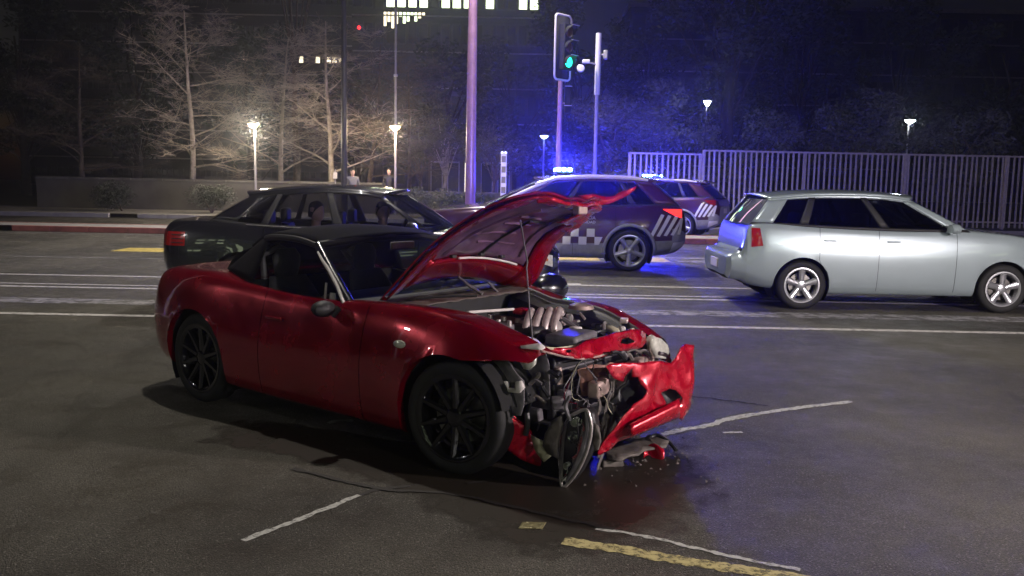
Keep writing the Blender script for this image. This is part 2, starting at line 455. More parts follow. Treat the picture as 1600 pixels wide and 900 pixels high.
def make_wheel(parent, x, y, side, r, width, rim_r, spokes, rimmat, steer=0, style='five', lean=0):
    """wheel: brake disc mesh with tyre, rim and spoke children; axis along y, outer face at side"""
    M = Matrix.Translation((0, 0, 0)) @ Matrix.Rotation(-side*math.pi/2, 4, 'X')
    hw = width/2
    wh = MB().lathe([(.02, -.02), (rim_r*.68, -.02), (rim_r*.68, .0), (.09, .0), (.075, hw*.45), (.02, hw*.45)], 32, M).build('wheel', 'disc_steel', parent)
    wh.location = (x, y, r); wh.rotation_euler = (lean, 0, steer)
    sw = rim_r+.006
    prof = [(sw, -hw*.92), (sw+.02, -hw), (r-.035, -hw*1.02), (r-.012, -hw*.9), (r, -hw*.68), (r, hw*.68), (r-.012, hw*.9), (r-.035, hw*1.02), (sw+.02, hw), (sw, hw*.92)]
    t = MB().lathe(prof, 56, M, close=False)
    t.build('tyre', 'rubber', wh)
    rim = [(rim_r+.008, -hw*.9), (rim_r-.02, -hw*.8), (rim_r-.03, hw*.3), (rim_r-.018, hw*.86), (rim_r+.010, hw*.93), (rim_r+.010, hw*.97), (rim_r-.006, hw*.98), (rim_r-.022, hw*.86), (rim_r-.034, hw*.3)]
    MB().lathe(rim, 48, M).build('rim', rimmat, wh)
    MB().lathe([(.001, hw*.74), (.05, hw*.73), (.068, hw*.62), (.07, hw*.3)], 24, M).build('hub_cap', rimmat, wh)
    for k in range(spokes):
        a0 = 2*math.pi*k/spokes+.3
        mb = MB()
        pairs = [0] if style != 'twin' else [-.13, .13]
        for da in pairs:
            a = a0+da; ca, sa = math.cos(a), math.sin(a); w0, w1 = (.022, .014) if style == 'twin' else ((.030, .045) if style == 'wide' else (.026, .016))
            def P(rr, ww, h):
                return M @ Vector((ca*rr-sa*ww, sa*rr+ca*ww, h))
            sec = [(.05, w0, hw*.66), (rim_r*.55, (w0+w1)/2, hw*.72), (rim_r-.015, w1, hw*.84)]
            vs = []
            for rr, ww, h in sec: vs += [P(rr, -ww, h-.006), P(rr, -ww*.45, h+.008), P(rr, ww*.45, h+.008), P(rr, ww, h-.006), P(rr, ww*.8, h-.035), P(rr, -ww*.8, h-.035)]
            fs = []
            for q in range(2):
                for j in range(6): fs.append((q*6+j, q*6+(j+1) % 6, (q+1)*6+(j+1) % 6, (q+1)*6+j))
            mb.add(vs, fs)
        mb.build('spoke', rimmat, wh, smooth=True)
    return wh

def wheel_liners(parent, arches, yin=.40, yout=.80, span=(1.18, 1.36)):
    for (cx, cz, Ra) in arches:
        for side in (-1, 1):
            def fn(u, v):
                a = math.pi*(span[0]-span[1]*u); rr = Ra+.012
                return (cx+rr*math.cos(a), side*lerp(yin, yout, v), max(cz+rr*math.sin(a), .12))
            mb = MB().grid(fn, 20, 3)
            pts = [fn(i/20, 0) for i in range(21)]
            k = len(mb.v); mb.v += [Vector(p) for p in pts]; mb.f.append(tuple(range(k, k+21)))
            mb.build('wheel_liner', 'void', parent)

def greenhouse(parent, belt, roof, wins, paint, glassm, v0=.06, v1=.93, thick=.025, crown=.05, names=None, roof_mat=None, ws_bow=.12, rear=True, rear_bow=.08, nbulge=.02, pillar_mats=None, rear_glass=None):
    """belt/roof: lists of (x, y, z) from windscreen to rear; wins: list of (t0, t1)"""
    fb, fr = spline_fn(belt), spline_fn(roof)
    roof_mat = roof_mat or paint
    for side in (-1, 1):
        def S(t, v, inset=0):
            a, b = fb(t), fr(t); p = a.lerp(b, v); bul = nbulge*4*v*(1-v)
            return Vector((p.x, side*(p.y+bul-inset), p.z))
        def patch(t0, t1, va, vb, nm, m, solid=.0, inset=0, nu=8, nv=6):
            return MB().grid(lambda u, v: S(lerp(t0, t1, u), lerp(va, vb, v), inset), nu, nv).build(nm, m, parent, solid=solid)
        edges = [0]+[e for wn in wins for e in wn]+[1]
        for k in range(0, len(edges), 2):
            if edges[k+1]-edges[k] > .003:
                pm = pillar_mats[k//2] if pillar_mats else paint
                patch(edges[k], edges[k+1], v0, v1, 'pillar', pm, thick, 0, 4, 6)
        patch(0, 1, v1, 1, 'roof_rail', paint, thick, 0, 28, 2)
        patch(0, 1, -.02, v0, 'window_sill', 'dark_trim', thick, 0, 28, 2)
        for (t0, t1) in wins: patch(t0, t1, v0, v1, 'side_window', glassm, 0, .008, 8, 6)
    A0, A1, D0, D1 = Vector(belt[0]), Vector(roof[0]), Vector(belt[-1]), Vector(roof[-1])
    def scr(P0, P1, bow, u, v):
        p = P0.lerp(P1, v); y = p.y*(2*u-1); k = 1-(2*u-1)**2
        return Vector((p.x+bow*k, y, p.z+.012*k*math.sin(math.pi*v)))
    MB().grid(lambda u, v: scr(A0, A1, ws_bow, u, v), 16, 8).build('windscreen', 'glass_clear' if glassm != 'glass_tint' else 'glass_dark', parent)
    if rear: MB().grid(lambda u, v: scr(D0, D1, -rear_bow, u, v), 14, 8).build('rear_window', rear_glass or glassm, parent)
    def rf(u, v):
        p = fr(u); s_ = 2*v-1; k = 1-s_*s_
        bow = ws_bow*(1-u)**6*k-rear_bow*u**6*k
        return Vector((p.x+bow, p.y*s_, p.z+crown*k))
    return MB().grid(rf, 24, 14).build('roof', roof_mat, parent, solid=.02, offset=-1)

def traced(name, outline, g, pose, m, parent, holes=(), thick=.006, crumple=.0, freq=9, maxlen=.05, smooth=True, rand=0, mapper=None):
    """panel from an outline in photo pixels laid on the local surface x = g(y, z), with real thickness and dents"""
    bm = bmesh.new()
    mp = mapper or (lambda p: pose.onsurf(p[0], p[1], g))
    # flat fill in pixel space first, then lift
    for loop in [outline]+list(holes):
        vs = [bm.verts.new((p[0]/100, p[1]/100, 0)) for p in loop]
        for i in range(len(vs)): bm.edges.new((vs[i], vs[(i+1) % len(vs)]))
    bmesh.ops.triangle_fill(bm, edges=bm.edges[:], use_beauty=True, use_dissolve=False)
    for _ in range(5):
        long = [e for e in bm.edges if e.calc_length() > maxlen*2.6]
        if not long: break
        bmesh.ops.subdivide_edges(bm, edges=long, cuts=1, use_grid_fill=False)
        bmesh.ops.triangulate(bm, faces=[f for f in bm.faces if len(f.verts) > 3])
    bmesh.ops.beautify_fill(bm, faces=bm.faces[:], edges=[e for e in bm.edges if not e.is_boundary])
    for v in bm.verts:
        p = mp((v.co.x*100, v.co.y*100))
        if crumple:
            nz = noise.noise_vector(p*freq)*crumple
            r_ = (abs(noise.noise(p*freq*1.3+Vector((5, 2, 9))))-.25)*crumple*1.6; nz = nz+Vector((r_, r_*.4, -r_*.5))
            p = p+Vector((nz.x, nz.y*.3, nz.z*.3))
        v.co = p
    bmesh.ops.recalc_face_normals(bm, faces=bm.faces[:])
    me = bpy.data.meshes.new(name); bm.to_mesh(me); bm.free()
    o = bpy.data.objects.new(name, me); col.objects.link(o); me.materials.append(MATS[m]); o.parent = parent
    if smooth:
        me.polygons.foreach_set('use_smooth', [True]*len(me.polygons))
        try: me.set_sharp_from_angle(angle=R(30))
        except Exception: pass
    md = o.modifiers.new('s', 'SOLIDIFY'); md.thickness = thick; md.offset = 0
    return o

# ================================================================ SETTING
def sheet(name, x0, x1, y0, y1, z, m, kind='structure', parent=None):
    o = MB().add([(x0, y0, z), (x1, y0, z), (x1, y1, z), (x0, y1, z)], [(0, 1, 2, 3)]).build(name, m, parent, smooth=False)
    if kind: o['kind'] = kind
    return o
sheet('ground', -125, 125, -45, 145, -.03, 'soil')
road = sheet('road', -120, 120, -30, 23.2, 0, 'asphalt')
far_road = sheet('far_road', -120, 120, 24.8, 31.0, .0, 'asphalt')
def kerbed(name, x0, x1, y0, y1, h, m, km):
    o = sheet(name, x0, x1, y0+.15, y1-.15, h, m)
    for (a, b, tag_) in ((y0, y0+.15, 0), (y1-.15, y1, 1)):
        x = x0
        while x < x1:
            n = min(x+1.0, x1)
            if -14 < x < 16 and tag_ == 0:
                k = MB().box(((x+n)/2, (a+b)/2, h/2+.002), (n-x-.012, b-a, h+.004)).build('kerb_stone', km, o, smooth=False, bevel=.012)
            x = n
        if tag_ == 0:
            for q0, q1 in ((x0, -14), (16, x1)): MB().box(((q0+q1)/2, (a+b)/2, h/2+.002), (q1-q0, b-a, h+.004)).build('kerb_run', km, o, smooth=False)
        else:
            MB().box(((x0+x1)/2, (a+b)/2, h/2+.002), (x1-x0, b-a, h+.004)).build('kerb_run', km, o, smooth=False)
    return o
kerbed('median', -120, 120, 23.2, 24.8, .14, 'concrete', 'kerb_red')
pav = kerbed('pavement', -120, 120, 31.0, 36.0, .14, 'paving', 'concrete')
sheet('park_ground', -120, 120, 36.0, 140, .06, 'soil')
# painted lines, far carriageway: run along x
def line(x0, x1, y, w_, m, z=.004):
    sheet('lane_marking', x0, x1, y-w_/2, y+w_/2, z, m, None, road)
line(-60, 60, 9.72, .13, 'line_white'); line(-60, 60, 10.75, .42, 'line_faded'); line(-60, 60, 12.05, .12, 'line_white')
line(-60, 60, 12.36, .09, 'line_white'); line(-60, 60, 13.45, .12, 'line_white'); line(-.6, 1.05, 13.5, .26, 'line_white', .008)
line(-60, 60, 16.3, .1, 'line_faded'); line(1.2, 60, 18.75, .12, 'line_white')
for a, b in ((-1.2, 1.75), (2.6, 3.15), (-8, -5), (-14, -11), (7, 10), (13, 16)): line(a, b, 18.2, .9, 'line_yellow_far')
line(3.3, 6, 18.0, .5, 'line_faded')
line(-60, 60, 22.6, .12, 'line_faded')
def strip(pix, wpx, m, name='lane_marking', z=.004, jit=0):
    P = [on_ground(x, y) for x, y in pix]; P = cr(P, 22)
    mb = MB(); vs = []
    for i, p in enumerate(P):
        d = (P[min(i+1, len(P)-1)]-P[max(i-1, 0)]).normalized(); n = Vector((-d.y, d.x, 0))
        t = i/(len(P)-1); ww = wpx(t) if callable(wpx) else wpx
        ww *= 1+jit*noise.noise(p*23)
        p = p+n*(jit*.022*noise.noise(p*9+Vector((1, 4, 2)))+jit*.010*noise.noise(p*31))
        vs += [p-n*ww/2+Vector((0, 0, z)), p+n*ww/2+Vector((0, 0, z))]
    mb.add(vs, [(2*i, 2*i+2, 2*i+3, 2*i+1) for i in range(len(P)-1)])
    return mb.build(name, m, road, smooth=False)
strip([(880, 846), (960, 858), (1060, 876), (1142, 889), (1260, 906), (1400, 930)], .085, 'line_yellow', jit=.35)
strip([(930, 828), (990, 836), (1050, 848), (1142, 870), (1250, 892)], .028, 'seal_white', 'crack_seal', .004, .8)
strip([(380, 846), (458, 816), (505, 797), (560, 774)], .035, 'seal_white', 'crack_seal', .004, .5)
strip([(1025, 683), (1065, 672), (1100, 667), (1142, 655), (1230, 640), (1330, 628)], .06, 'seal_white', 'crack_seal', .004, .6)
strip([(1098, 668), (1120, 660), (1150, 652), (1200, 646)], .03, 'seal_white', 'crack_seal', .008, .6)
strip([(1130, 677), (1160, 676)], .03, 'seal_white', 'crack_seal', .004, .6)
strip([(512, 662), (530, 658), (552, 658)], .045, 'seal_white', 'crack_seal', .004, .5)
strip([(458, 733), (520, 748), (600, 766), (700, 772), (800, 793), (880, 812), (960, 828)], .030, 'seal_dark', 'road_crack', .006, .7)
strip([(560, 774), (590, 766), (640, 760)], .03, 'seal_dark', 'road_crack', .005, .5)
strip([(730, 757), (770, 750), (800, 738)], .03, 'seal_dark', 'road_crack', .005, .5)
strip([(1080, 620), (1110, 623), (1142, 627), (1200, 634)], .028, 'seal_dark', 'road_crack', .004, 1.2)
# dark soft-edged patch under and in front of the wreck
def dark_patch():
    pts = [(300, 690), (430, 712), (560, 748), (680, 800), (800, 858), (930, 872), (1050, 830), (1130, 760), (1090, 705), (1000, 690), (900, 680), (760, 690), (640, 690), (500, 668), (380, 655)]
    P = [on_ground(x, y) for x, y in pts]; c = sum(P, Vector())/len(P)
    me = bpy.data.meshes.new('dark_road_patch'); vs, fs, ed = [], [], []
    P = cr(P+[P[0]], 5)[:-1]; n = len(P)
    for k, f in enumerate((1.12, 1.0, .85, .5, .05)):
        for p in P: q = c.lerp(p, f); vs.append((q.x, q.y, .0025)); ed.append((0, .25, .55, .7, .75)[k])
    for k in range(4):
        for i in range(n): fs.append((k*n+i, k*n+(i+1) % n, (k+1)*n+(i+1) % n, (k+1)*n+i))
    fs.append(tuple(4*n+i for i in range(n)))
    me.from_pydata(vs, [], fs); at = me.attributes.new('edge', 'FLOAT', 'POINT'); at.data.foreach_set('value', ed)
    o = bpy.data.objects.new('dark_road_patch', me); col.objects.link(o); me.materials.append(MATS['dark_patch']); o.parent = road
dark_patch()

# ================================================================ RED ROADSTER (wreck)
PR = Pose(.1777, 5.261, R(-37.9))
def build_roadster():
    T = thing('red_roadster', 'wrecked glossy red two-seat roadster with raised bonnet and torn-off front end', 'car', (PR.x, PR.y, 0), PR.h)
    # x, zb, ws, zs, wm, zm, wb, zbelt, wt, zt, zc
    st = [(-3.10, .36, .40, .42, .56, .56, .50, .74, .30, .79, .81),
          (-3.03, .28, .58, .34, .70, .56, .63, .81, .44, .865, .875),
          (-2.70, .20, .68, .27, .83, .56, .74, .865, .52, .905, .915),
          (-2.31, .17, .70, .23, .868, .57, .785, .88, .60, .905, .915),
          (-1.85, .15, .72, .20, .850, .52, .770, .845, .71, .86, .87),
          (-1.25, .14, .72, .19, .832, .50, .755, .815, .70, .825, .83),
          (-.75, .14, .72, .19, .836, .52, .755, .825, .66, .845, .86),
          (-.35, .14, .72, .20, .858, .57, .775, .838, .63, .855, .85),
          (0.0, .16, .72, .22, .866, .60, .765, .82, .60, .84, .82),
          (.25, .18, .70, .25, .835, .58, .725, .755, .57, .775, .76),
          (.46, .22, .60, .30, .765, .55, .67, .675, .53, .69, .68),
          (.60, .26, .5, .34, .66, .52, .58, .60, .45, .62, .62)]
    arches = [(0, .31, .342), (-2.31, .31, .345)]
    B = Body(st, .035, extra=(-.665, -1.60))
    def cls(c, j, side, gap):
        top = j >= 5.0
        if side == 0: return 'rear_bumper' if c.x < 0 else None
        if j < 1: return 'floor_pan' if c.x < .2 else None
        if top:
            if -1.93 < c.x < -.93: return None
            if c.x >= -.60: return None
            if c.x >= -.93: return 'cowl'
            return 'boot_lid'
        if gap and 1.4 < j: return None
        if c.x > .30 and side > 0 and c.z < .50: return None
        if c.x > .47: return None
        if j < 1.75 and -1.97 < c.x < -.34: return 'side_sill'
        if c.x > -.665: return 'front_fender#%d' % side
        if c.x > -1.60: return 'door#%d' % side
        return 'rear_quarter#%d' % side if c.x > -2.75 or j < 1.2 else 'rear_bumper'
    P = B.parts(cls, arches, T, {'rear_bumper': 'red_paint', 'floor_pan': 'void', 'cowl': 'black_plastic', 'boot_lid': 'red_paint', 'side_sill': 'red_paint', 'front_fender': 'red_paint', 'door': 'red_paint', 'rear_quarter': 'red_paint'}, lip=.045, clip=lambda v, sd: Vector((v.x, v.y, .638+.075*(v.x-.09))) if sd < 0 and v.x > .09 and v.z < .638+.075*(v.x-.09)-1e-5 and abs(v.y) > .42 else None)
    P['front_fender#-1']['label'] = 'front fender with its leading edge torn off above the exposed wheel'
    # dark inner shell so panel gaps read as seams
    stn = [(k[0]*.995-.01, k[1]+.01, k[2]-.02, k[3]+.01, k[4]-.018, k[5], k[6]-.018, k[7]-.012, k[8]-.02, k[9]-.015, k[10]-.02) for k in st]
    Bi = Body(stn, .09)
    Bi.parts(lambda c, j, side, gap: 'inner_shell' if (side and 1 <= j < 5 and c.x < (.15 if side < 0 else -.62) and not (c.x > -.3 and j < 3)) else None, [(0, .31, .37), (-2.31, .31, .37)], T, {'inner_shell': 'void'}, lip=0)
    wheel_liners(T, [(0, .31, .342)], .42, .79, (1.18, 1.10)); wheel_liners(T, [(-2.31, .31, .345)], .42, .80)
    for x, s_, stt in ((0.012, -1, R(7)), (0, 1, R(7)), (-2.31, -1, 0), (-2.31, 1, 0)):
        make_wheel(T, x, s_*.73, s_, .308, .165, .230, 10, 'rim_black', stt, 'five')
    # side marker badge and door mirror, door handle
    MB().lathe([(.001, .012), (.02, .011), (.034, .004), (.036, -.004)], 16, Matrix.Translation((-.335, -B.side_y(-.335, .665)-.002, .665)) @ Matrix.Rotation(math.pi/2, 4, 'X') @ Matrix.Diagonal((1.3, .62, 1, 1))).build('side_marker', 'lamp_clear', T)
    MB().box((-1.47, -B.side_y(-1.47, .68)-.012, .68), (.16, .022, .022)).build('door_handle', 'red_paint', T, bevel=.008)
    for s_ in (-1, 1):
        cx, cy_, cz = (-.93, s_*.87, .80)
        if s_ > 0: q = PR.hit(859, 450, 1, .93); cx, cy_, cz = q.x, q.y, q.z
        prof = [(.005, -.07), (.075, -.066), (.10, -.02), (.095, .03), (.06, .062), (.004, .072)]
        mb = MB().lathe(prof, 20, Matrix.Translation((cx, cy_, cz)) @ Matrix.Rotation(math.pi/2, 4, 'Y') @ Matrix.Diagonal((.78, 1.25, 1.1, 1)) @ Matrix.Diagonal((1.35 if s_ > 0 else .62,)*3+(1,)))
        mb.tube([(cx, cy_-s_*.06, cz-.05), (cx+(.02 if s_ < 0 else -.1), s_*.77, .80)], .02, 8)
        o = mb.build('door_mirror', 'black_paint' if s_ > 0 else 'dark_trim', T)
        mb = MB().lathe([(.06, .0), (.088, .012), (.09, -.012), (.06, -.02)], 20, Matrix.Translation((cx+.005, cy_, cz-.075)) @ Matrix.Diagonal((1.0, 1.6, 1.6, 1)), close=True)
        if s_ > 0: mb.build('mirror_base_cap', 'red_paint', o)
    # soft top, windscreen frame, glass
    belt = [(-1.00, .70, .82), (-1.40, .715, .83), (-1.85, .70, .865), (-2.25, .60, .91)]
    roof = [(-1.36, .545, 1.125), (-1.55, .57, 1.16), (-1.85, .56, 1.15), (-2.10, .50, 1.06)]
    fb, fr = spline_fn(belt), spline_fn(roof)
    def roofp(u, v):
        p = fr(u); s_ = 2*v-1; k = 1-s_*s_
        return Vector((p.x+.09*k*(1-u)**3-.05*k*u**4, p.y*s_, p.z+.045*k))
    MB().grid(roofp, 20, 16).build('soft_top', 'softtop', T, solid=.025, offset=-1)
    def rear_top(u, v):
        a, b = Vector(roof[-1]), Vector(belt[-1]); p = a.lerp(b, v); s_ = 2*u-1; k = 1-s_*s_
        return Vector((p.x-.07*k-.04*math.sin(math.pi*v), p.y*s_, p.z+.045*k*(1-v)+.02*math.sin(math.pi*v)))
    MB().grid(rear_top, 14, 8).build('soft_top_rear', 'softtop', T, solid=.02)
    for s_ in (-1, 1):
        def side(t, v, s_=s_):
            p = fb(t).lerp(fr(t), v); return Vector((p.x, s_*p.y, p.z))
        MB().grid(lambda u, v: side(lerp(.66, 1, u), v), 8, 6).build('soft_top_side', 'softtop', T, solid=.02)
        MB().tube([side(t/20, 1) for t in range(0, 15)], .022, 8).build('roof_rail', 'dark_trim', T)
        MB().tube([Vector((-.90, s_*.70, .815)), Vector((-1.13, s_*.635, .98)), Vector((-1.36, s_*.55, 1.13))], [.036, .032, .028], 10).build('windscreen_pillar', 'black_paint', T)
        if s_ < 0:
            MB().tube([PR.hit(537, 474, 1, -.745), PR.hit(527, 447, 1, -.70), PR.hit(514, 422, 1, -.66), PR.hit(504, 407, 1, -.63), PR.hit(497, 394, 1, -.60)], [.010, .011, .011, .010, .008], 8).build('pillar_trim', 'white_plastic', T)
            MB().tube([PR.hit(507, 475, 1, -.72), PR.hit(510, 442, 1, -.68)], .008, 6).build('window_channel', 'alloy', T)
            MB().add([PR.hit(514, 473, 1, -.70), PR.hit(526, 473, 1, -.70), PR.hit(524, 458, 1, -.69), PR.hit(516, 457, 1, -.69)], [(0, 1, 2, 3)]).build('lit_quarter_pane', 'white_plastic', T, solid=.004)  # light reflected off the quarter glass put into the pale colour
    MB().tube([(-1.36, -.55, 1.13), (-1.31, -.3, 1.155), (-1.285, 0, 1.168), (-1.31, .3, 1.155), (-1.36, .55, 1.13)], .026, 8).build('windscreen_header', 'dark_trim', T)
    def ws(u, v):
        a = Vector((-.90, .70, .825)); b = Vector((-1.36, .55, 1.13)); p = a.lerp(b, v); s_ = 2*u-1; k = 1-s_*s_
        return Vector((p.x+lerp(.16, .075, v)*k, p.y*s_, p.z+lerp(.03, .05, v)*k))
    MB().grid(ws, 18, 8).build('windscreen', 'glass_clear', T)
    MB().box((-1.16, .0, 1.115), (.02, .22, .055)).build('rear_view_mirror', 'grey_plastic', T, bevel=.012)
    # interior
    def dash(u, v):
        s_ = 2*u-1; prof = [(-.93, .80), (-1.02, .835), (-1.14, .845), (-1.22, .80), (-1.24, .68), (-1.20, .5)]
        p = poly_at([Vector((a, 0, b)) for a, b in prof], v); k = 1-s_*s_
        return Vector((p.x+.12*k*(1-v), .68*s_, p.z+.02*k))
    MB().grid(dash, 16, 12).build('dashboard', 'leather', T, solid=.01)
    q = PR.hit(692, 447, 1, .36)
    M = Matrix.Translation((q.x, .36, q.z)) @ Matrix.Rotation(R(-66), 4, 'Y')
    tor = [(.165+.015*math.cos(a), .015*math.sin(a)) for a in [2*math.pi*i/8 for i in range(8)]]
    sw = MB().lathe(tor, 28, M, close=True).build('steering_wheel', 'leather', T)
    mb = MB().lathe([(.001, .02), (.05, .018), (.06, -.01)], 16, M)
    for a in (0, math.pi, math.pi*1.5):
        mb.tube([M @ Vector((.04*math.cos(a), .04*math.sin(a), 0)), M @ Vector((.16*math.cos(a), .16*math.sin(a), 0))], .014, 6)
    mb.build('wheel_hub', 'grey_plastic', sw)
    for s_ in (-1, 1):
        def back(u, v, s_=s_):
            a = 2*math.pi*u; hw = lerp(.24, .15, v**1.6)+.03*math.sin(math.pi*v); th = lerp(.075, .05, v)
            cx = -1.66-.25*v; return Vector((cx+th*math.sin(a)*(1 if math.sin(a) > 0 else .7), s_*.36+hw*math.copysign(abs(math.cos(a))**.7, math.cos(a)), .38+.50*v))
        se = MB().grid(back, 24, 12).build('seat', 'leather', T)
        MB().lathe([(.001, .10), (.07, .095), (.105, .05), (.11, 0), (.09, -.08), (.06, -.13), (.001, -.14)], 18, Matrix.Translation((-1.92, s_*.36, .97)) @ Matrix.Diagonal((.45, 1.05, 1, 1))).build('headrest', 'leather', se)
        MB().box((-1.45, s_*.36, .36), (.50, .46, .16)).build('seat_cushion', 'leather', se, bevel=.05)
        MB().tube([(-1.98, s_*.36, .85), (-2.0, s_*.22, 1.02), (-2.0, s_*.36, 1.07), (-2.0, s_*.5, 1.02), (-1.98, s_*.5, .85)], .022, 8).build('roll_hoop', 'grey_plastic', T)
    sheet_ = MB().box((-1.45, 0, .25), (1.0, 1.3, .03)).build('cabin_floor', 'void', T)
    MB().box((-1.98, 0, .56), (.05, 1.36, .6)).build('rear_bulkhead', 'void', T)
    MB().box((-.68, 0, .50), (.03, 1.2, .62)).build('firewall', 'black_plastic', T)
    # wipers on the cowl
    MB().tube([PR.hit(650, 466, 2, .865), PR.hit(700, 463, 2, .875), PR.hit(745, 462, 2, .875)], .008, 6).build('wiper_arm', 'dark_trim', T)
    MB().tube([PR.hit(716, 432, 1, .05), PR.hit(735, 448, 1, .08), PR.hit(754, 459, 1, .1)], [.006, .010, .012], 6).build('wiper_blade', 'grey_plastic', T)
    MB().tube([PR.hit(763, 441, 1, .25), PR.hit(778, 457, 1, .28)], .008, 6).build('wiper_arm', 'grey_plastic', T)
    # rear lamps, plate, exhaust
    for s_ in (-1, 1):
        o = MB().lathe([(.001, .02), (.05, .018), (.062, 0), (.064, -.03)], 20, Matrix.Translation((-3.02, s_*.52, .68)) @ Matrix.Rotation(-math.pi/2, 4, 'Y') @ Matrix.Rotation(-s_*.3, 4, 'X')).build('tail_lamp', 'lens_red_dim', T)
        MB().tube([(-3.12, -.42+s_*.045, .27), (-2.95, -.42+s_*.045, .27)], .038, 14).build('exhaust_tip', 'chrome', T)
    MB().box((-3.112, 0, .62), (.012, .36, .13)).build('licence_plate', 'white_plastic', T, bevel=.004)
    return T, B, P
ROAD, RB, RP = build_roadster()
for v in RP['front_fender#1'].data.vertices:             # far wing pushed down by the impact
    v.co.z -= .075*min(1, max(0, (v.co.x+.66)/.30))
for v in RP['front_fender#-1'].data.vertices:            # buckling towards the torn end
    if v.co.x > .02:
        k = min(1, (v.co.x-.02)/.42); nz = noise.noise(v.co*7.5+Vector((2, 0, 1)))
        v.co.y += k*k*.030*nz+k*.006*abs(noise.noise(v.co*17)); v.co.z += k*k*.018*noise.noise(v.co*6+Vector((9, 3, 0)))

# ---- bonnet (hood), raised
def build_hood(T):
    near = [(-.72, -.62, .84), (-.52, -.635, 1.01), (-.30, -.64, 1.19), (-.03, -.63, 1.36), (.17, -.59, 1.455), (.30, -.48, 1.50)]
    far = [(-.70, .62, .80), PR.hit(835, 436, 1, .62), PR.hit(860, 385, 1, .615), PR.hit(883, 358, 1, .60), PR.hit(912, 336, 1, .58), PR.hit(945, 314, 1, .55)]
    fn_, ff_ = spline_fn(near), spline_fn(far)
    def H(u, v, off=0):
        a, b = fn_(u), ff_(u); p = a.lerp(b, v); k = 1-(2*v-1)**2
        t = (fn_(min(u+.03, 1))-fn_(max(u-.03, 0))).normalized(); nrm = Vector((-t.z, 0, t.x))
        k1 = k**.8
        p = p+Vector((-.03, 0, .145))*(k1*(1-u)**1.6)+nrm*(lerp(.05, -.05, u*u)*k*min(1, u*3)+off)
        # rounded nose; rear edge curves back in the middle
        p = p+Vector((t.x, 0, t.z))*(.10*k*u**4-.03*k*(1-u)**3)
        # crumpled leading edge
        c = max(0, u-.72)/.28
        nz = noise.noise_vector(Vector((v*5.2, u*5, 3.1)))
        return p+nrm*(nz.x*.032*c*c)+Vector((nz.y*.02*c*c, 0, nz.z*.02*c*c))
    hood = MB().grid(H, 34, 34).build('bonnet', 'red_paint', T, solid=.010, offset=1)
    hood['label'] = 'raised red bonnet with a buckled leading edge'
    def rim(u0, u1, v0, v1, nm, m, d, th=.012, nu=14, nv=14):
        return MB().grid(lambda a, b: H(lerp(u0, u1, a), lerp(v0, v1, b), d), nu, nv).build(nm, m, hood, solid=th)
    # underside pressing: raised red frame and a recessed insulation pad
    rim(.015, .99, .015, .145, 'side_frame', 'red_paint', -.024, .012, 30, 4)
    rim(.015, .97, .875, .985, 'side_frame', 'red_paint', -.030, .02, 30, 4)
    rim(.015, .245, .145, .875, 'rear_frame', 'red_paint', -.026, .02, 6, 20)
    rim(.90, .985, .135, .875, 'front_frame', 'red_scuffed', -.030, .02, 6, 20)
    def pad(a, b):
        u, v = lerp(.25, .90, a), lerp(.15, .87, b)
        e = min(1, min(a, 1-a, b, 1-b)/.06)
        return H(u, v, -.020-.018*e+.010*noise.noise(Vector((a*7, b*6, 0))))
    MB().grid(pad, 40, 40).build('insulation_pad', 'insulation', hood)
    for (u0, v0, u1, v1, w_) in ((.30, .20, .82, .30, .03), (.30, .80, .82, .70, .03), (.45, .25, .45, .62, .02), (.56, .36, .56, .62, .02), (.66, .36, .66, .58, .02), (.36, .40, .36, .7, .018)):
        MB().tube([H(lerp(u0, u1, t/6), lerp(v0, v1, t/6), -.038) for t in range(7)], w_*.42, 6).build('stiffening_rib', 'insulation', hood)
    MB().tube([H(.255, lerp(.35, .8, t/6), -.045) for t in range(7)], .007, 6).build('seal_strip', 'white_plastic', hood)
    MB().tube([H(.62, lerp(.70, .36, t/6), -.042) for t in range(4)]+[H(.40, .55, -.042), H(.28, .5, -.045)], .009, 6).build('washer_hose', 'hose', hood)
    for v_ in (.28, .5, .66): MB().box(H(.28, v_, -.05), (.03, .04, .02)).build('clip', 'black_plastic', hood, bevel=.004)
    MB().box(H(.95, .52, -.06), (.05, .09, .05)).build('latch', 'bare_metal', hood, bevel=.008)
    MB().tube([(-.73, -.60, .80), (-.70, -.60, .86)], .018, 6).build('hinge', 'red_paint', hood)
    # torn strips along the far edge
    for k, (u0, u1) in enumerate(((.62, .97), (.72, .98))):
        MB().grid(lambda a, b: H(lerp(u0, u1, a), lerp(.86-.2*k, .99-.1*k, b), -.05-.015*k+.022*noise.noise(Vector((a*5, b*3, k)))), 16, 5).build('torn_edge', 'red_scuffed', hood, solid=.004)
    traced('torn_edge', [(905, 307), (928, 303), (948, 309), (962, 307), (985, 293), (995, 290), (993, 297), (972, 312), (950, 320), (936, 321), (920, 314)], None, PR, 'red_scuffed', hood, thick=.006, crumple=.025, freq=8, maxlen=.05, mapper=lambda p: PR.hit(p[0], p[1], 1, .30+.0035*(p[0]-905)))
    # prop rod
    top = H(.63, .40, -.05); bot = PR.hit(834, 548, 1, -.50)
    MB().tube([bot, bot.lerp(top, .3)+Vector((.0, 0, 0)), bot.lerp(top, .62)+Vector((.01, 0, 0)), bot.lerp(top, .66)+Vector((.02, .0, 0)), top], .0048, 8).build('prop_rod', 'grey_plastic', T)
build_hood(ROAD)

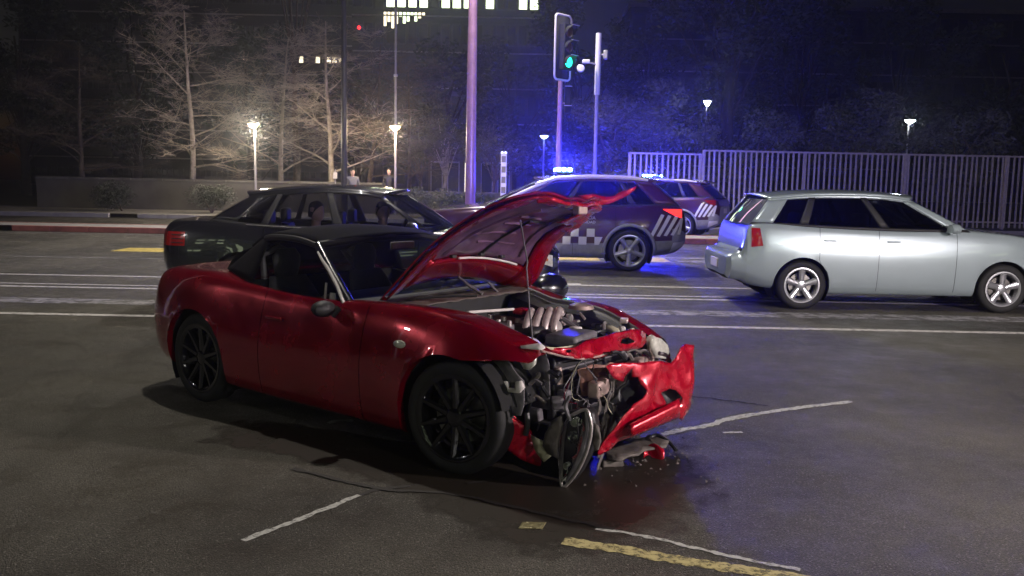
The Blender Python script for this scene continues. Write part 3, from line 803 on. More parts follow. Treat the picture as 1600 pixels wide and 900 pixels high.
# ---- exposed engine bay and smashed front
def build_front(T):
    H_ = PR.hit
    # inner aprons
    for s_ in (-1, 1):
        def ap(u, v, s_=s_):
            x = lerp(-.62, .40, u); _, _, _, _, _, _, _, wt, zt, _ = RB.par(x)
            drop = [(wt, zt), (wt-.02, zt-.03), (.50, zt-.06), (.47, zt-.12), (.45, .35)]
            p = poly_at([Vector((a, b, 0)) for a, b in drop], v)
            return Vector((x, s_*p.x, p.y-(.075*min(1, max(0, (x+.66)/.30)) if s_ > 0 else 0)))
        MB().grid(ap, 18, 12).build('inner_apron', 'black_plastic' if s_ > 0 else 'grey_plastic', T, solid=.006)
        MB().lathe([(.001, .03), (.03, .028), (.075, .012), (.085, -.01)], 18, Matrix.Translation((-.05, s_*.50, .765))).build('strut_mount', 'bare_metal', T)
    MB().box((-.1, 0, .22), (1.0, .9, .1)).build('subframe', 'void', T, bevel=.02)
    # cowl strip and pink-lit pipe along the back of the bay
    MB().tube([H_(727, 494, 1, -.50), H_(731, 488, 1, -.50), H_(760, 486, 1, -.30), H_(790, 484, 1, -.1), H_(802, 483, 1, 0)], .0085, 8).build('bay_pipe', 'white_plastic', T)
    MB().grid(lambda u, v: Vector((lerp(-.66, -.50, v), lerp(-.56, .58, u), .845-.02*v+.012*noise.noise(Vector((u*14, v*3, 1))))), 30, 5).build('cowl_cover', 'torn_plastic', T, solid=.006)
    for a, b, s in (((708, 490), -.52, .03), ((815, 486), .05, .05)):
        p = H_(*a, 1, b); MB().box(p, (.07, s*2, .035)).build('bracket', 'red_scuffed', T, bevel=.01)
    # engine: rocker cover, inlet runners, throttle body, belts, bottles
    MB().box((-.22, .02, .66), (.52, .30, .10)).build('rocker_cover', 'black_plastic', T, bevel=.03)
    for k in range(4):
        MB().lathe([(.001, .012), (.016, .012), (.018, 0), (.018, -.03)], 12, Matrix.Translation((-.38+.11*k, -.02, .722))).build('coil_cap', 'alloy', T)
    MB().box((-.2, 0, .46), (.6, .42, .3)).build('engine_block', 'alloy', T, bevel=.04)
    MB().box(H_(762, 508, 2, .70), (.34, .10, .04)).build('fuse_box', 'grey_plastic', T, bevel=.012)
    for k in range(4):
        p = H_(745+17*k, 500+1.5*k, 2, .74); MB().lathe([(.001, .016), (.013, .014), (.015, -.02)], 10, Matrix.Translation(p)).build('bolt', 'alloy', T)
    # inlet manifold, curved castings
    base = H_(822, 522, 2, .66)
    for k in range(4):
        o = Vector((.05*k*.6, .055*k, 0))
        pts = [base+o+Vector((.02, -.03, -.05)), base+o+Vector((.01, -.02, .04)), base+o+Vector((-.02, .05, .10)), base+o+Vector((-.06, .13, .12))]
        MB().tube(cr(pts, 5), [.022]*16, 10).build('inlet_runner', 'engine_pink', T)
    p = H_(866, 493, 2, .72); MB().lathe([(.001, .05), (.03, .05), (.036, .03), (.036, -.03), (.05, -.04), (.05, -.06)], 16, Matrix.Translation(p) @ Matrix.Rotation(R(50), 4, 'Y')).build('throttle_body', 'engine_pink', T)
    p = H_(858, 512, 2, .68); MB().lathe([(.001, .06), (.05, .055), (.065, .02), (.065, -.05), (.04, -.08)], 18, Matrix.Translation(p) @ Matrix.Rotation(R(70), 4, 'X')).build('alternator', 'alloy', T)
    p = H_(875, 488, 2, .73); MB().box(p, (.06, .09, .05), Matrix.Rotation(.4, 3, 'Z')).build('valve_housing', 'engine_pink', T, bevel=.015)
    for k in range(7):
        rr = random.Random(k+40)
        p = H_(875+rr.uniform(0, 55), 488+rr.uniform(-3, 28), 2, .68)
        pts = [p, p+Vector((rr.uniform(-.08, .08), rr.uniform(-.08, .1), rr.uniform(.0, .05))), p+Vector((rr.uniform(-.16, .16), rr.uniform(-.05, .18), rr.uniform(-.05, .05)))]
        MB().tube(cr(pts, 5), rr.uniform(.007, .016), 7).build('hose', rr.choice(['hose', 'grey_plastic', 'alloy']), T)
    for k in range(8):
        rr = random.Random(k+140)
        p = H_(rr.uniform(880, 940), rr.uniform(485, 515), 2, .66)
        MB().box(p, (rr.uniform(.03, .07), rr.uniform(.03, .08), rr.uniform(.03, .06)), Matrix.Rotation(rr.uniform(0, 3), 3, 'Z')).build('engine_bracket', rr.choice(['alloy', 'black_plastic', 'grey_plastic']), T, bevel=.008)
    for k in range(30):
        rr = random.Random(k+1200); x = rr.uniform(738, 985); y = lerp(492, 500, (x-738)/250)+rr.uniform(0, 22)
        p = H_(x, y, 2, rr.uniform(.62, .72)); m_ = rr.choice(['engine_pink', 'engine_pink', 'alloy', 'white_plastic', 'black_plastic', 'chrome'])
        if k % 3 == 0: MB().lathe([(.001, .03), (.018, .028), (.026, .01), (.024, -.03), (.03, -.04)], 12, Matrix.Translation(p) @ Matrix.Rotation(rr.uniform(-.8, .8), 4, 'X')).build('engine_cap', m_, T)
        elif k % 3 == 1: MB().tube(cr([p, p+Vector((rr.uniform(-.06, .06), rr.uniform(-.1, .1), .03)), p+Vector((rr.uniform(-.1, .1), rr.uniform(-.16, .16), -.01))], 5), rr.uniform(.006, .012), 8).build('engine_pipe', m_, T)
        else: MB().box(p, (rr.uniform(.03, .06), rr.uniform(.03, .07), rr.uniform(.02, .04)), Matrix.Rotation(rr.uniform(0, 3), 3, 'Z')).build('engine_bracket', m_, T, bevel=.008)
    # air box, battery cover, yellowed label plate on the far side
    p = H_(893, 528, 2, .68); MB().box(p, (.20, .30, .07), Matrix.Rotation(.15, 3, 'Z')).build('air_box', 'grey_plastic', T, bevel=.02)
    MB().tube(cr([H_(845, 531, 2, .66), H_(852, 522, 2, .70), H_(862, 530, 2, .68), H_(866, 540, 2, .64)], 5), .03, 10).build('air_hose', 'hose', T)
    MB().add([H_(935, 509, 1, .46), H_(950, 508, 1, .50), H_(975, 519, 1, .50), H_(962, 522, 1, .46)], [(0, 1, 2, 3)]).build('battery_cover', 'cream_plastic', T, solid=.02)
    MB().tube(cr([H_(918, 527, 1, .2), H_(936, 518, 1, .3), H_(950, 519, 1, .34), H_(954, 530, 1, .3)], 5), .009, 8).build('hose', 'hose', T)
    # fender rail (pale) and radiator support, crumpled red
    traced('fender_rail', [(790, 519), (812, 523), (838, 531), (852, 543), (846, 546), (815, 543), (800, 532)], lambda y, z: .20, PR, 'white_plastic', T, thick=.01, mapper=lambda p: H_(p[0], p[1], 2, .72))
    g = lambda y, z: .40+.10*math.cos(y*2.2)*.5+.06*(.66-z)
    traced('radiator_support', [(836, 543), (868, 545), (900, 541), (925, 531), (955, 525), (985, 515), (997, 513), (1006, 521), (1004, 533), (988, 547), (962, 548), (950, 553), (928, 561), (905, 560), (880, 556), (858, 550), (842, 549)], g, PR, 'red_scuffed', T,
           holes=[[(972, 531), (984, 528), (990, 533), (980, 538), (970, 537)], [(880, 546), (890, 545), (889, 550), (880, 550)]], thick=.012, crumple=.03, freq=7, maxlen=.06)
    MB().tube([PR.onsurf(x, y, lambda a, b: .41) for x, y in ((838, 543), (868, 545), (900, 541), (930, 530), (958, 524), (990, 514))], .008, 6).build('support_flange', 'cream_plastic', T)
    MB().tube([PR.onsurf(x, y, lambda a, b: .46) for x, y in ((845, 548), (880, 557), (910, 561), (935, 557), (960, 548))], .006, 6).build('torn_flange', 'bare_metal', T)
    # radiator block with cooling fins, dark, deep inside
    rad = MB().box((.34, .02, .42), (.045, .78, .40)).build('radiator', 'black_plastic', T, bevel=.01)
    for k in range(9): MB().box((.366, .02, .25+.042*k), (.006, .72, .008)).build('radiator_fin', 'grey_plastic', rad)
    MB().box((.47, .18, .46), (.07, 1.0, .09), Matrix.Rotation(R(12), 3, 'Z')).build('crash_beam', 'bare_metal', T, bevel=.015)
    # near-side corner guts: liner, bracket, lamps, hoses
    traced('liner_panel', [(765, 565), (790, 560), (800, 575), (818, 595), (820, 612), (815, 650), (800, 648), (785, 640), (778, 612), (770, 590)], lambda y, z: .32, PR, 'grey_plastic', T, thick=.008, crumple=.015, maxlen=.06, mapper=lambda p: H_(p[0], p[1], 1, -.66))
    traced('lamp_bracket', [(771, 595), (794, 596), (795, 606), (806, 607), (807, 596), (814, 595), (819, 606), (812, 614), (776, 610)], None, PR, 'white_plastic', T, thick=.02, maxlen=.08, mapper=lambda p: H_(p[0], p[1], 1, -.69))
    traced('fog_lamp_glass', [(810, 557), (838, 555), (836, 570), (828, 578), (820, 576)], None, PR, 'lamp_clear', T, thick=.02, maxlen=.08, mapper=lambda p: H_(p[0], p[1], 1, -.60))
    for k in range(16):
        rr = random.Random(k+300)
        x, y = rr.uniform(775, 895), rr.uniform(565, 665); d = -.62+.012*k
        p = H_(x, y, 1, d)
        q = p+Vector((rr.uniform(-.07, .07), rr.uniform(-.06, .06), rr.uniform(-.16, .02))); m_ = p.lerp(q, .5)+Vector((rr.uniform(-.03, .03), 0, rr.uniform(-.02, .05)))
        MB().tube(cr([p, m_, q], 6), rr.uniform(.005, .016), 7).build('loose_hose', rr.choice(['hose', 'hose', 'torn_plastic', 'grey_plastic']), T)
    for k in range(12):
        rr = random.Random(k+500)
        p = H_(rr.uniform(825, 900), rr.uniform(575, 660), 1, rr.uniform(-.5, -.2))
        MB().box(p, (rr.uniform(.04, .09), rr.uniform(.04, .1), rr.uniform(.04, .1)), Matrix.Rotation(rr.uniform(-.6, .6), 3, 'X') @ Matrix.Rotation(rr.uniform(0, 2), 3, 'Z')).build('broken_mount', rr.choice(['black_plastic', 'torn_plastic', 'black_plastic', 'grey_plastic']), T, bevel=.01)
    p = H_(872, 582, 1, -.35); MB().lathe([(.001, .03), (.02, .03), (.026, 0), (.03, -.06)], 12, Matrix.Translation(p)).build('filler_cap', 'bare_metal', T)
    for k in range(22):
        rr = random.Random(k+900)
        p = H_(rr.uniform(790, 960), rr.uniform(560, 640), 1, rr.uniform(-.60, -.15)) if k % 3 else PR.onsurf(rr.uniform(900, 1010), rr.uniform(548, 575), lambda a, b: .56)
        pts = [p]
        for _ in range(4): pts.append(pts[-1]+Vector((rr.uniform(-.05, .06), rr.uniform(-.07, .07), rr.uniform(-.09, .015))))
        MB().tube(cr(pts, 5), rr.uniform(.0018, .0035), 5).build('wire', rr.choice(['hose', 'hose', 'red_paint', 'grey_plastic', 'cream_plastic']), T)
    # salmon coloured torn plate and hanging strips
    traced('torn_plate', [(902, 579), (930, 571), (955, 567), (968, 572), (960, 585), (955, 602), (940, 611), (912, 621), (908, 600)], lambda y, z: .56+.2*y, PR, 'rusty_sheet', T, thick=.008, crumple=.04, freq=8, maxlen=.05)
    for k, pts in enumerate(([(952, 578), (957, 600), (950, 625), (944, 655), (940, 690), (936, 715)], [(962, 590), (958, 620), (960, 650), (948, 680), (938, 720), (931, 742)], [(945, 640), (952, 660), (946, 690)], [(930, 610), (938, 632), (930, 660)])):
        P = cr([PR.onsurf(x, y, lambda a, b: .60+.15*a) for x, y in pts], 5)
        mb = MB(); vs = []
        for i, p in enumerate(P):
            ww = .012+.018*abs(noise.noise(p*9+Vector((k, 0, 0)))); vs += [p+Vector((0, -ww, 0)), p+Vector((.012*noise.noise(p*14), ww, 0))]
        mb.add(vs, [(2*i, 2*i+2, 2*i+3, 2*i+1) for i in range(len(P)-1)]); mb.build('torn_strip', 'torn_plastic', T, solid=.005)
    # bumper skin: upper band, upright corner, lower band swung down
    def gb(y, z): return .66+.20*y+.07*math.sin((z-.1)*5.0)-.10*max(0, y-.28)
    bump = traced('front_bumper', [(945, 571), (968, 566), (1000, 567), (1030, 563), (1044, 566), (1052, 568), (1059, 560), (1065, 543), (1074, 540), (1086, 541), (1087, 566), (1084, 596), (1078, 632), (1071, 650), (1061, 657), (1056, 650), (1058, 640), (1040, 652),
                             (1020, 666), (1000, 677), (982, 684), (968, 690), (952, 703), (938, 712), (934, 708), (944, 690), (962, 664), (980, 642), (990, 632), (1001, 622), (1008, 610), (1001, 601), (998, 590), (989, 590), (988, 574), (982, 585), (978, 597), (966, 592), (955, 578)], gb, PR, 'red_scuffed', T,
                  holes=[[(1030, 612), (1044, 606), (1058, 610), (1066, 622), (1062, 634), (1048, 636), (1036, 630)]], thick=.007, crumple=.024, freq=4.5, maxlen=.035)
    bump['label'] = 'torn red bumper skin twisted away with its corner sticking up'
    MB().grid(lambda u, v: PR.onsurf(lerp(985, 1062, u), lerp(lerp(662, 622, u), lerp(684, 652, u), v), lambda y, z: gb(y, z)+.035+.03*math.sin(math.pi*v)), 14, 8).build('bumper_lip', 'red_scuffed', bump, solid=.006)
    traced('grille_mesh', [(1028, 606), (1062, 602), (1070, 622), (1060, 642), (1034, 638)], lambda y, z: gb(y, z)-.07, PR, 'black_plastic', bump, thick=.01, crumple=.02)
    traced('torn_liner', [(985, 572), (1008, 570), (1012, 605), (1002, 625), (985, 640), (962, 660), (955, 640), (968, 610), (975, 598)], lambda y, z: gb(y, z)-.10, PR, 'black_plastic', T, thick=.01, crumple=.05)
    MB().tube(cr([PR.onsurf(x, y, lambda a, b: .60+.2*a) for x, y in ((1030, 552), (1042, 556), (1050, 570), (1058, 566))], 5), .012, 8).build('bumper_clip', 'grey_plastic', T)
    for k in range(6):
        rr = random.Random(k+700); x = 958+8*k+rr.uniform(-4, 4)
        p = PR.onsurf(x, 552+rr.uniform(-3, 6), lambda a, b: .50); q = PR.onsurf(x+rr.uniform(10, 26), 556+rr.uniform(-6, 8), lambda a, b: .52)
        MB().tube(cr([p, p.lerp(q, .5)+Vector((0, 0, .02)), q], 4), rr.uniform(.006, .014), 6).build('bent_bracket', rr.choice(['torn_plastic', 'black_plastic', 'grey_plastic']), T)
    # far-side headlamp still mounted
    hl = traced('headlamp', [(1014, 528), (1019, 524), (1030, 528), (1038, 538), (1041, 550), (1036, 560), (1024, 559), (1016, 546)], lambda y, z: .46+.10*(.62-z), PR, 'lamp_clear', T, thick=.04, crumple=.012, freq=14, maxlen=.05)
    traced('headlamp_housing', [(1000, 524), (1014, 526), (1018, 548), (1026, 562), (1010, 564), (998, 548)], lambda y, z: .34, PR, 'black_plastic', T, thick=.03, crumple=.02)
    # near-side headlamp hanging by its loom, tip on the road
    def hm(p): return H_(p[0], p[1], 1, -.565+.0004*(p[0]-890))
    sh = [(867, 655), (880, 645), (900, 642), (914, 640), (921, 650), (924, 670), (920, 695), (912, 718), (900, 740), (888, 755), (879, 761), (876, 748), (877, 725), (872, 705), (862, 695), (857, 675)]
    lamp = traced('hanging_headlamp', sh, None, PR, 'black_plastic', T, thick=.07, maxlen=.05, mapper=lambda p: hm(p)+Vector((0, .05, 0)))
    lamp['label'] = 'black headlamp unit torn out and hanging with its tip on the road'
    rim_ = [(884, 662), (892, 650), (914, 640), (921, 650), (924, 670), (920, 695), (912, 718), (900, 740), (888, 755), (879, 761), (876, 745), (878, 715), (880, 685)]
    MB().tube([hm(p) for p in cr([Vector((a, b, 0)) for a, b in rim_+rim_[:1]], 4)], .009, 8).build('lamp_bezel', 'alloy', lamp)
    MB().tube([hm(p) for p in ((915, 641), (919, 668), (911, 700), (897, 732), (884, 753))], [.006, .016, .02, .016, .006], 8).build('lamp_edge', 'grey_plastic', lamp)
    for (x, y, rr, m_) in ((899, 659, .028, 'lamp_clear'), (897, 683, .036, 'chrome'), (886, 728, .020, 'lamp_clear'), (882, 748, .012, 'lamp_clear')):
        p = hm((x, y)); MB().lathe([(.001, .02), (rr*.5, .016), (rr*.55, .002), (rr*.9, .012), (rr, .0), (rr, -.03)], 18, Matrix.Translation(p) @ Matrix.Rotation(math.pi/2, 4, 'X')).build('projector', m_, lamp)
    traced('lamp_lens', [(880, 685), (884, 664), (894, 652), (912, 644), (919, 668), (911, 700), (897, 732), (882, 752), (878, 720)], None, PR, 'glass_lens', lamp, thick=.003, maxlen=.05, mapper=lambda p: hm(p)+Vector((0, -.03, 0)))
    traced('lamp_back', [(857, 675), (867, 655), (882, 647), (884, 664), (879, 690), (876, 715), (862, 708), (854, 695)], None, PR, 'torn_plastic', lamp, thick=.02, crumple=.01, maxlen=.05, mapper=lambda p: hm(p)+Vector((0, -.02, 0)))
    traced('lamp_tab', [(922, 662), (930, 668), (934, 690), (930, 705), (924, 708), (922, 690)], None, PR, 'torn_plastic', lamp, thick=.012, maxlen=.05, mapper=lambda p: hm(p)+Vector((0, .03, 0)))
    # near corner remnant of the bumper, curling from the wheel arch to the road
    def nm_(p): return H_(p[0], p[1], 1, -.74+.0022*(p[0]-765)+.0006*(p[1]-650))
    cor = traced('bumper_corner', [(765, 653), (778, 650), (784, 636), (790, 645), (806, 657), (822, 668), (828, 678), (842, 700), (858, 712), (856, 726), (840, 727), (815, 718), (795, 704), (778, 682)], None, PR, 'red_scuffed', T, thick=.008, crumple=.03, freq=6, maxlen=.04, mapper=nm_)
    cor['label'] = 'curled red corner of the bumper hanging in front of the wheel'
    MB().tube([nm_(p)+Vector((0, .01, .005)) for p in ((784, 638), (806, 658), (822, 669), (829, 680), (843, 700))], .006, 6).build('torn_edge', 'red_paint', cor)
    traced('undertray', [(770, 668), (800, 660), (835, 690), (868, 715), (872, 748), (830, 738), (790, 718)], None, PR, 'void', T, thick=.01, crumple=.02, mapper=lambda p: H_(p[0], p[1], 1, -.52))
    traced('lower_duct', [(830, 680), (850, 690), (862, 712), (850, 722), (836, 704)], None, PR, 'cream_plastic', T, thick=.006, mapper=lambda p: H_(p[0], p[1], 1, -.60))
    # splitter remains below the bumper
    traced('splitter_scrap', [(945, 704), (975, 692), (1005, 684), (1035, 678), (1048, 690), (1040, 698), (1020, 700), (1000, 712), (970, 718), (948, 716)], None, PR, 'torn_plastic', T, thick=.012, crumple=.03, mapper=lambda p: H_(p[0], p[1], 2, .055))
    return T
build_front(ROAD)
# loose debris on the road
def debris():
    P0 = PR
    def up(p, lift): return Vector((p.x, p.y, lift))
    q = on_ground(1020, 716)
    frag = MB().grid(lambda u, v: Vector((q.x+lerp(-.055, .06, u), q.y+.02*math.sin(u*5)+.03*(v-.5), .004+.065*v+.012*math.sin(u*7+v*4))), 12, 6).build('lamp_fragment', 'red_scuffed', None, solid=.006)
    tag(frag, 'small shiny red plastic fragment lying on the road under the bumper', 'debris')
    a = on_ground(955, 728); m_ = MB().box((a.x, a.y, .022), (.13, .07, .04), Matrix.Rotation(.25, 3, 'Z'), .9)
    tag(m_.build('bracket_fragment', 'torn_plastic', None, bevel=.008), 'brownish flat bracket lying on the road beside the hanging headlamp', 'debris')
    b = on_ground(1030, 702); m_ = MB().tube(cr([(b.x-.10, b.y-.02, .02), (b.x-.02, b.y+.05, .07), (b.x+.05, b.y-.01, .05), (b.x+.09, b.y-.06, .012)], 5), .011, 7)
    tag(m_.build('bent_strut', 'black_plastic', None), 'thin black bent strut on the road behind the red fragment', 'debris')
    c = on_ground(832, 823)
    def wr(u, v):
        return Vector((c.x+lerp(-.055, .055, u)+.02*(v-.5), c.y+lerp(-.035, .045, v), .004+.005*abs(noise.noise(Vector((u*4, v*4, 2))))))
    tag(MB().grid(wr, 12, 10).build('wrapper', 'foil', None, solid=.002), 'crumpled yellowish wrapper lying on the open road', 'litter')
debris()
def shards():
    mb = MB(); rr = random.Random(77)
    for k in range(90):
        q = on_ground(rr.gauss(985, 55), rr.gauss(722, 16)) if k < 70 else on_ground(rr.uniform(860, 1130), rr.uniform(700, 790))
        s_ = rr.uniform(.004, .016); a = rr.uniform(0, 6.28); c, d = math.cos(a), math.sin(a)
        P = [(q.x+c*s_, q.y+d*s_, .003), (q.x-d*s_*.7, q.y+c*s_*.7, .003), (q.x-c*s_*.8, q.y-d*s_*.6, .004), (q.x+d*s_*.3, q.y, .004+s_*.7)]
        mb.add(P, [(0, 1, 3), (1, 2, 3), (2, 0, 3), (0, 2, 1)])
    o = mb.build('crash_shards', 'torn_plastic', None, smooth=False); tag(o, 'scattered tiny dark shards on the road under the smashed front', 'debris', kind='stuff')
shards()

# ================================================================ OTHER VEHICLES
def lamp_light(parent, kind, loc, power, colr, size=.3, spot=None, rot=None, name='lamp_light'):
    d = bpy.data.lights.new(name, kind); d.energy = power; d.color = colr
    if kind == 'AREA': d.size = size
    else: d.shadow_soft_size = size
    if kind == 'SPOT': d.spot_size = spot; d.spot_blend = .6
    o = bpy.data.objects.new(name, d); col.objects.link(o); o.parent = parent; o.location = loc
    if rot is not None: o.rotation_euler = rot
    return o
def seams(T, B, xs, side, z0, z1, m='void'):
    pass
def build_sedan():
    X0, Y0 = -.36, 11.1
    T = thing('black_sedan', 'glossy black four-door sedan with its driver looking out, passing behind the red wreck', 'car', (X0, Y0, 0), 0)
    st = [(.90, .36, .42, .42, .56, .55, .50, .68, .34, .72, .74), (.80, .26, .6, .34, .76, .55, .70, .72, .5, .78, .81),
          (.45, .2, .74, .28, .88, .6, .82, .80, .58, .86, .90), (0, .18, .76, .26, .905, .62, .85, .86, .66, .91, .95),
          (-.5, .18, .78, .26, .91, .62, .85, .90, .72, .95, .99), (-1.4, .18, .78, .26, .91, .62, .84, .93, .80, .95, .95),
          (-2.3, .18, .78, .26, .91, .64, .84, .95, .80, .97, .97), (-2.75, .2, .76, .28, .91, .66, .84, .98, .74, 1.01, 1.02),
          (-3.3, .24, .72, .34, .88, .66, .80, .99, .62, 1.03, 1.05), (-3.62, .32, .6, .42, .80, .68, .72, .96, .54, 1.02, 1.03), (-3.72, .42, .45, .5, .66, .7, .6, .90, .45, .95, .96)]
    arches = [(0, .325, .365), (-2.75, .325, .365)]
    B = Body(st, .05, extra=(-.72, -1.62, -2.5))
    def cls(c, j, side, gap):
        if side == 0: return 'front_bumper' if c.x > 0 else 'rear_bumper'
        if j < 1: return 'floor_pan'
        if gap and j > 1.5: return None
        if j >= 5:
            if -3.0 < c.x < -.62: return None
            return 'bonnet' if c.x > 0 or c.x > -.7 else 'boot_lid'
        if c.x > .42 and j < 4: return 'front_bumper'
        if c.x > -.72: return 'front_fender#%d' % side
        if c.x > -1.62: return 'front_door#%d' % side
        if c.x > -2.5: return 'rear_door#%d' % side
        return 'rear_quarter#%d' % side if c.x > -3.35 else 'rear_bumper'
    pm = {k: 'black_paint' for k in ('front_bumper', 'rear_bumper', 'bonnet', 'boot_lid', 'front_fender', 'front_door', 'rear_door', 'rear_quarter')}; pm['floor_pan'] = 'void'
    B.parts(cls, arches, T, pm, .04); seam_shell(T, st, arches)
    wheel_liners(T, arches, .45, .82)
    for x in (0, -2.75):
        for s_ in (-1, 1): make_wheel(T, x, s_*.80, s_, .325, .21, .225, 5, 'rim_silver', 0, 'wide')
    belt = [(-.55, .80, .93), (-1.1, .83, .94), (-1.9, .835, .955), (-2.6, .81, .98), (-3.15, .70, 1.03)]
    roof = [(-1.18, .60, 1.345), (-1.45, .625, 1.385), (-1.95, .63, 1.395), (-2.4, .61, 1.36), (-2.72, .57, 1.30)]
    greenhouse(T, belt, roof, [(.05, .40), (.435, .70), (.73, .86)], 'black_paint', 'glass_light', ws_bow=.26, rear_bow=.16, crown=.055, pillar_mats=['black_paint', 'dark_trim', 'dark_trim', 'black_paint'])
    # door mirrors, handles, lamps, grille, plate
    for s_ in (-1, 1):
        MB().lathe([(.004, -.06), (.07, -.055), (.095, -.01), (.08, .04), (.004, .065)], 18, Matrix.Translation((-.78, s_*.99, 1.0)) @ Matrix.Rotation(math.pi/2, 4, 'Y') @ Matrix.Diagonal((.72, 1.2, 1, 1))).tube([(-.78, s_*.93, .96), (-.80, s_*.84, .95)], .02, 6).build('door_mirror', 'black_paint', T)
        for hx in (-1.46, -2.36): MB().box((hx, s_*(B.side_y(hx, .80)+.012), .80), (.17, .025, .025)).build('door_handle', 'chrome', T, bevel=.008)
        def hlp(u, v, s_=s_):
            x = lerp(.82, .42, u); zt = lerp(.70, .80, u); z = lerp(zt-.13+.04*u, zt, v)
            return Vector((x+.006, s_*(B.side_y(x, min(z, .82))+.010), z))
        hl = MB().grid(hlp, 10, 5).build('headlamp', 'lamp_clear', T)
        MB().tube([hlp(.15, .5), hlp(.5, .5), hlp(.85, .5)], .018, 6).build('lamp_strip', 'lens_amber', hl)
        MB().grid(lambda u, v, s_=s_: Vector((lerp(-3.70, -3.40, u), s_*(B.side_y(lerp(-3.70, -3.40, u), lerp(.74, .9, v))+.006), lerp(.74, .90, v))), 6, 4).build('tail_lamp', 'lens_red_dim', T)
        for zz in (.775, .82, .865): MB().tube([Vector((x, s_*(B.side_y(x, zz)+.009), zz)) for x in (-3.68, -3.55, -3.42)], .007, 6).build('lamp_strip', 'dark_trim', T)
        MB().tube([(-.6, s_*.835, .955), (-1.2, s_*.855, .962), (-2.0, s_*.86, .975), (-2.7, s_*.83, 1.0)], .008, 6).build('window_trim', 'chrome', T)
    for k in range(7): MB().box((.905, 0, .46+.042*k), (.025, .86-.02*k, .014)).build('grille_bar', 'chrome' if k % 2 == 0 else 'bare_metal', T)
    MB().box((.895, 0, .58), (.012, .92, .34)).build('grille_back', 'void', T, bevel=.02)
    MB().box((.925, 0, .42), (.012, .36, .13)).build('licence_plate', 'white_plastic', T, bevel=.004)
    # near fog lamp and reflective garnish at the nose
    for s_ in (-1, 1):
        MB().lathe([(.001, .02), (.04, .015), (.055, 0), (.055, -.02)], 14, Matrix.Translation((.80, s_*.66, .40)) @ Matrix.Rotation(math.pi/2, 4, 'Y')).build('fog_lamp', 'lamp_clear', T)
        MB().tube([(.86, s_*.45, .33), (.80, s_*.66, .31), (.66, s_*.82, .33)], .016, 6).build('bumper_garnish', 'chrome', T)
    for (sx, sy) in ((-1.5, -.38), (-1.5, .38), (-2.35, -.38), (-2.35, .38)):
        def back(u, v):
            a = 2*math.pi*u; hw = lerp(.26, .2, v); return Vector((sx-.18*v+.06*math.sin(a), sy+hw*math.copysign(abs(math.cos(a))**.7, math.cos(a)), .45+.52*v))
        se = MB().grid(back, 20, 8).build('seat', 'leather', T)
        MB().box((sx-.20, sy, 1.07), (.09, .25, .17)).build('headrest', 'leather', se, bevel=.03)
    MB().box((-.80, 0, .86), (.42, 1.45, .14)).build('dashboard', 'void', T, bevel=.04)
    MB().lathe([(.17+.014*math.cos(a), .014*math.sin(a)) for a in [2*math.pi*i/8 for i in range(8)]], 24, Matrix.Translation((-1.05, .38, .93)) @ Matrix.Rotation(R(-65), 4, 'Y'), close=True).build('steering_wheel', 'leather', T)
    MB().box((-1.25, 0, 1.30), (.02, .2, .05)).build('rear_view_mirror', 'black_plastic', T, bevel=.01)
    return T, B
SED, SB = build_sedan()

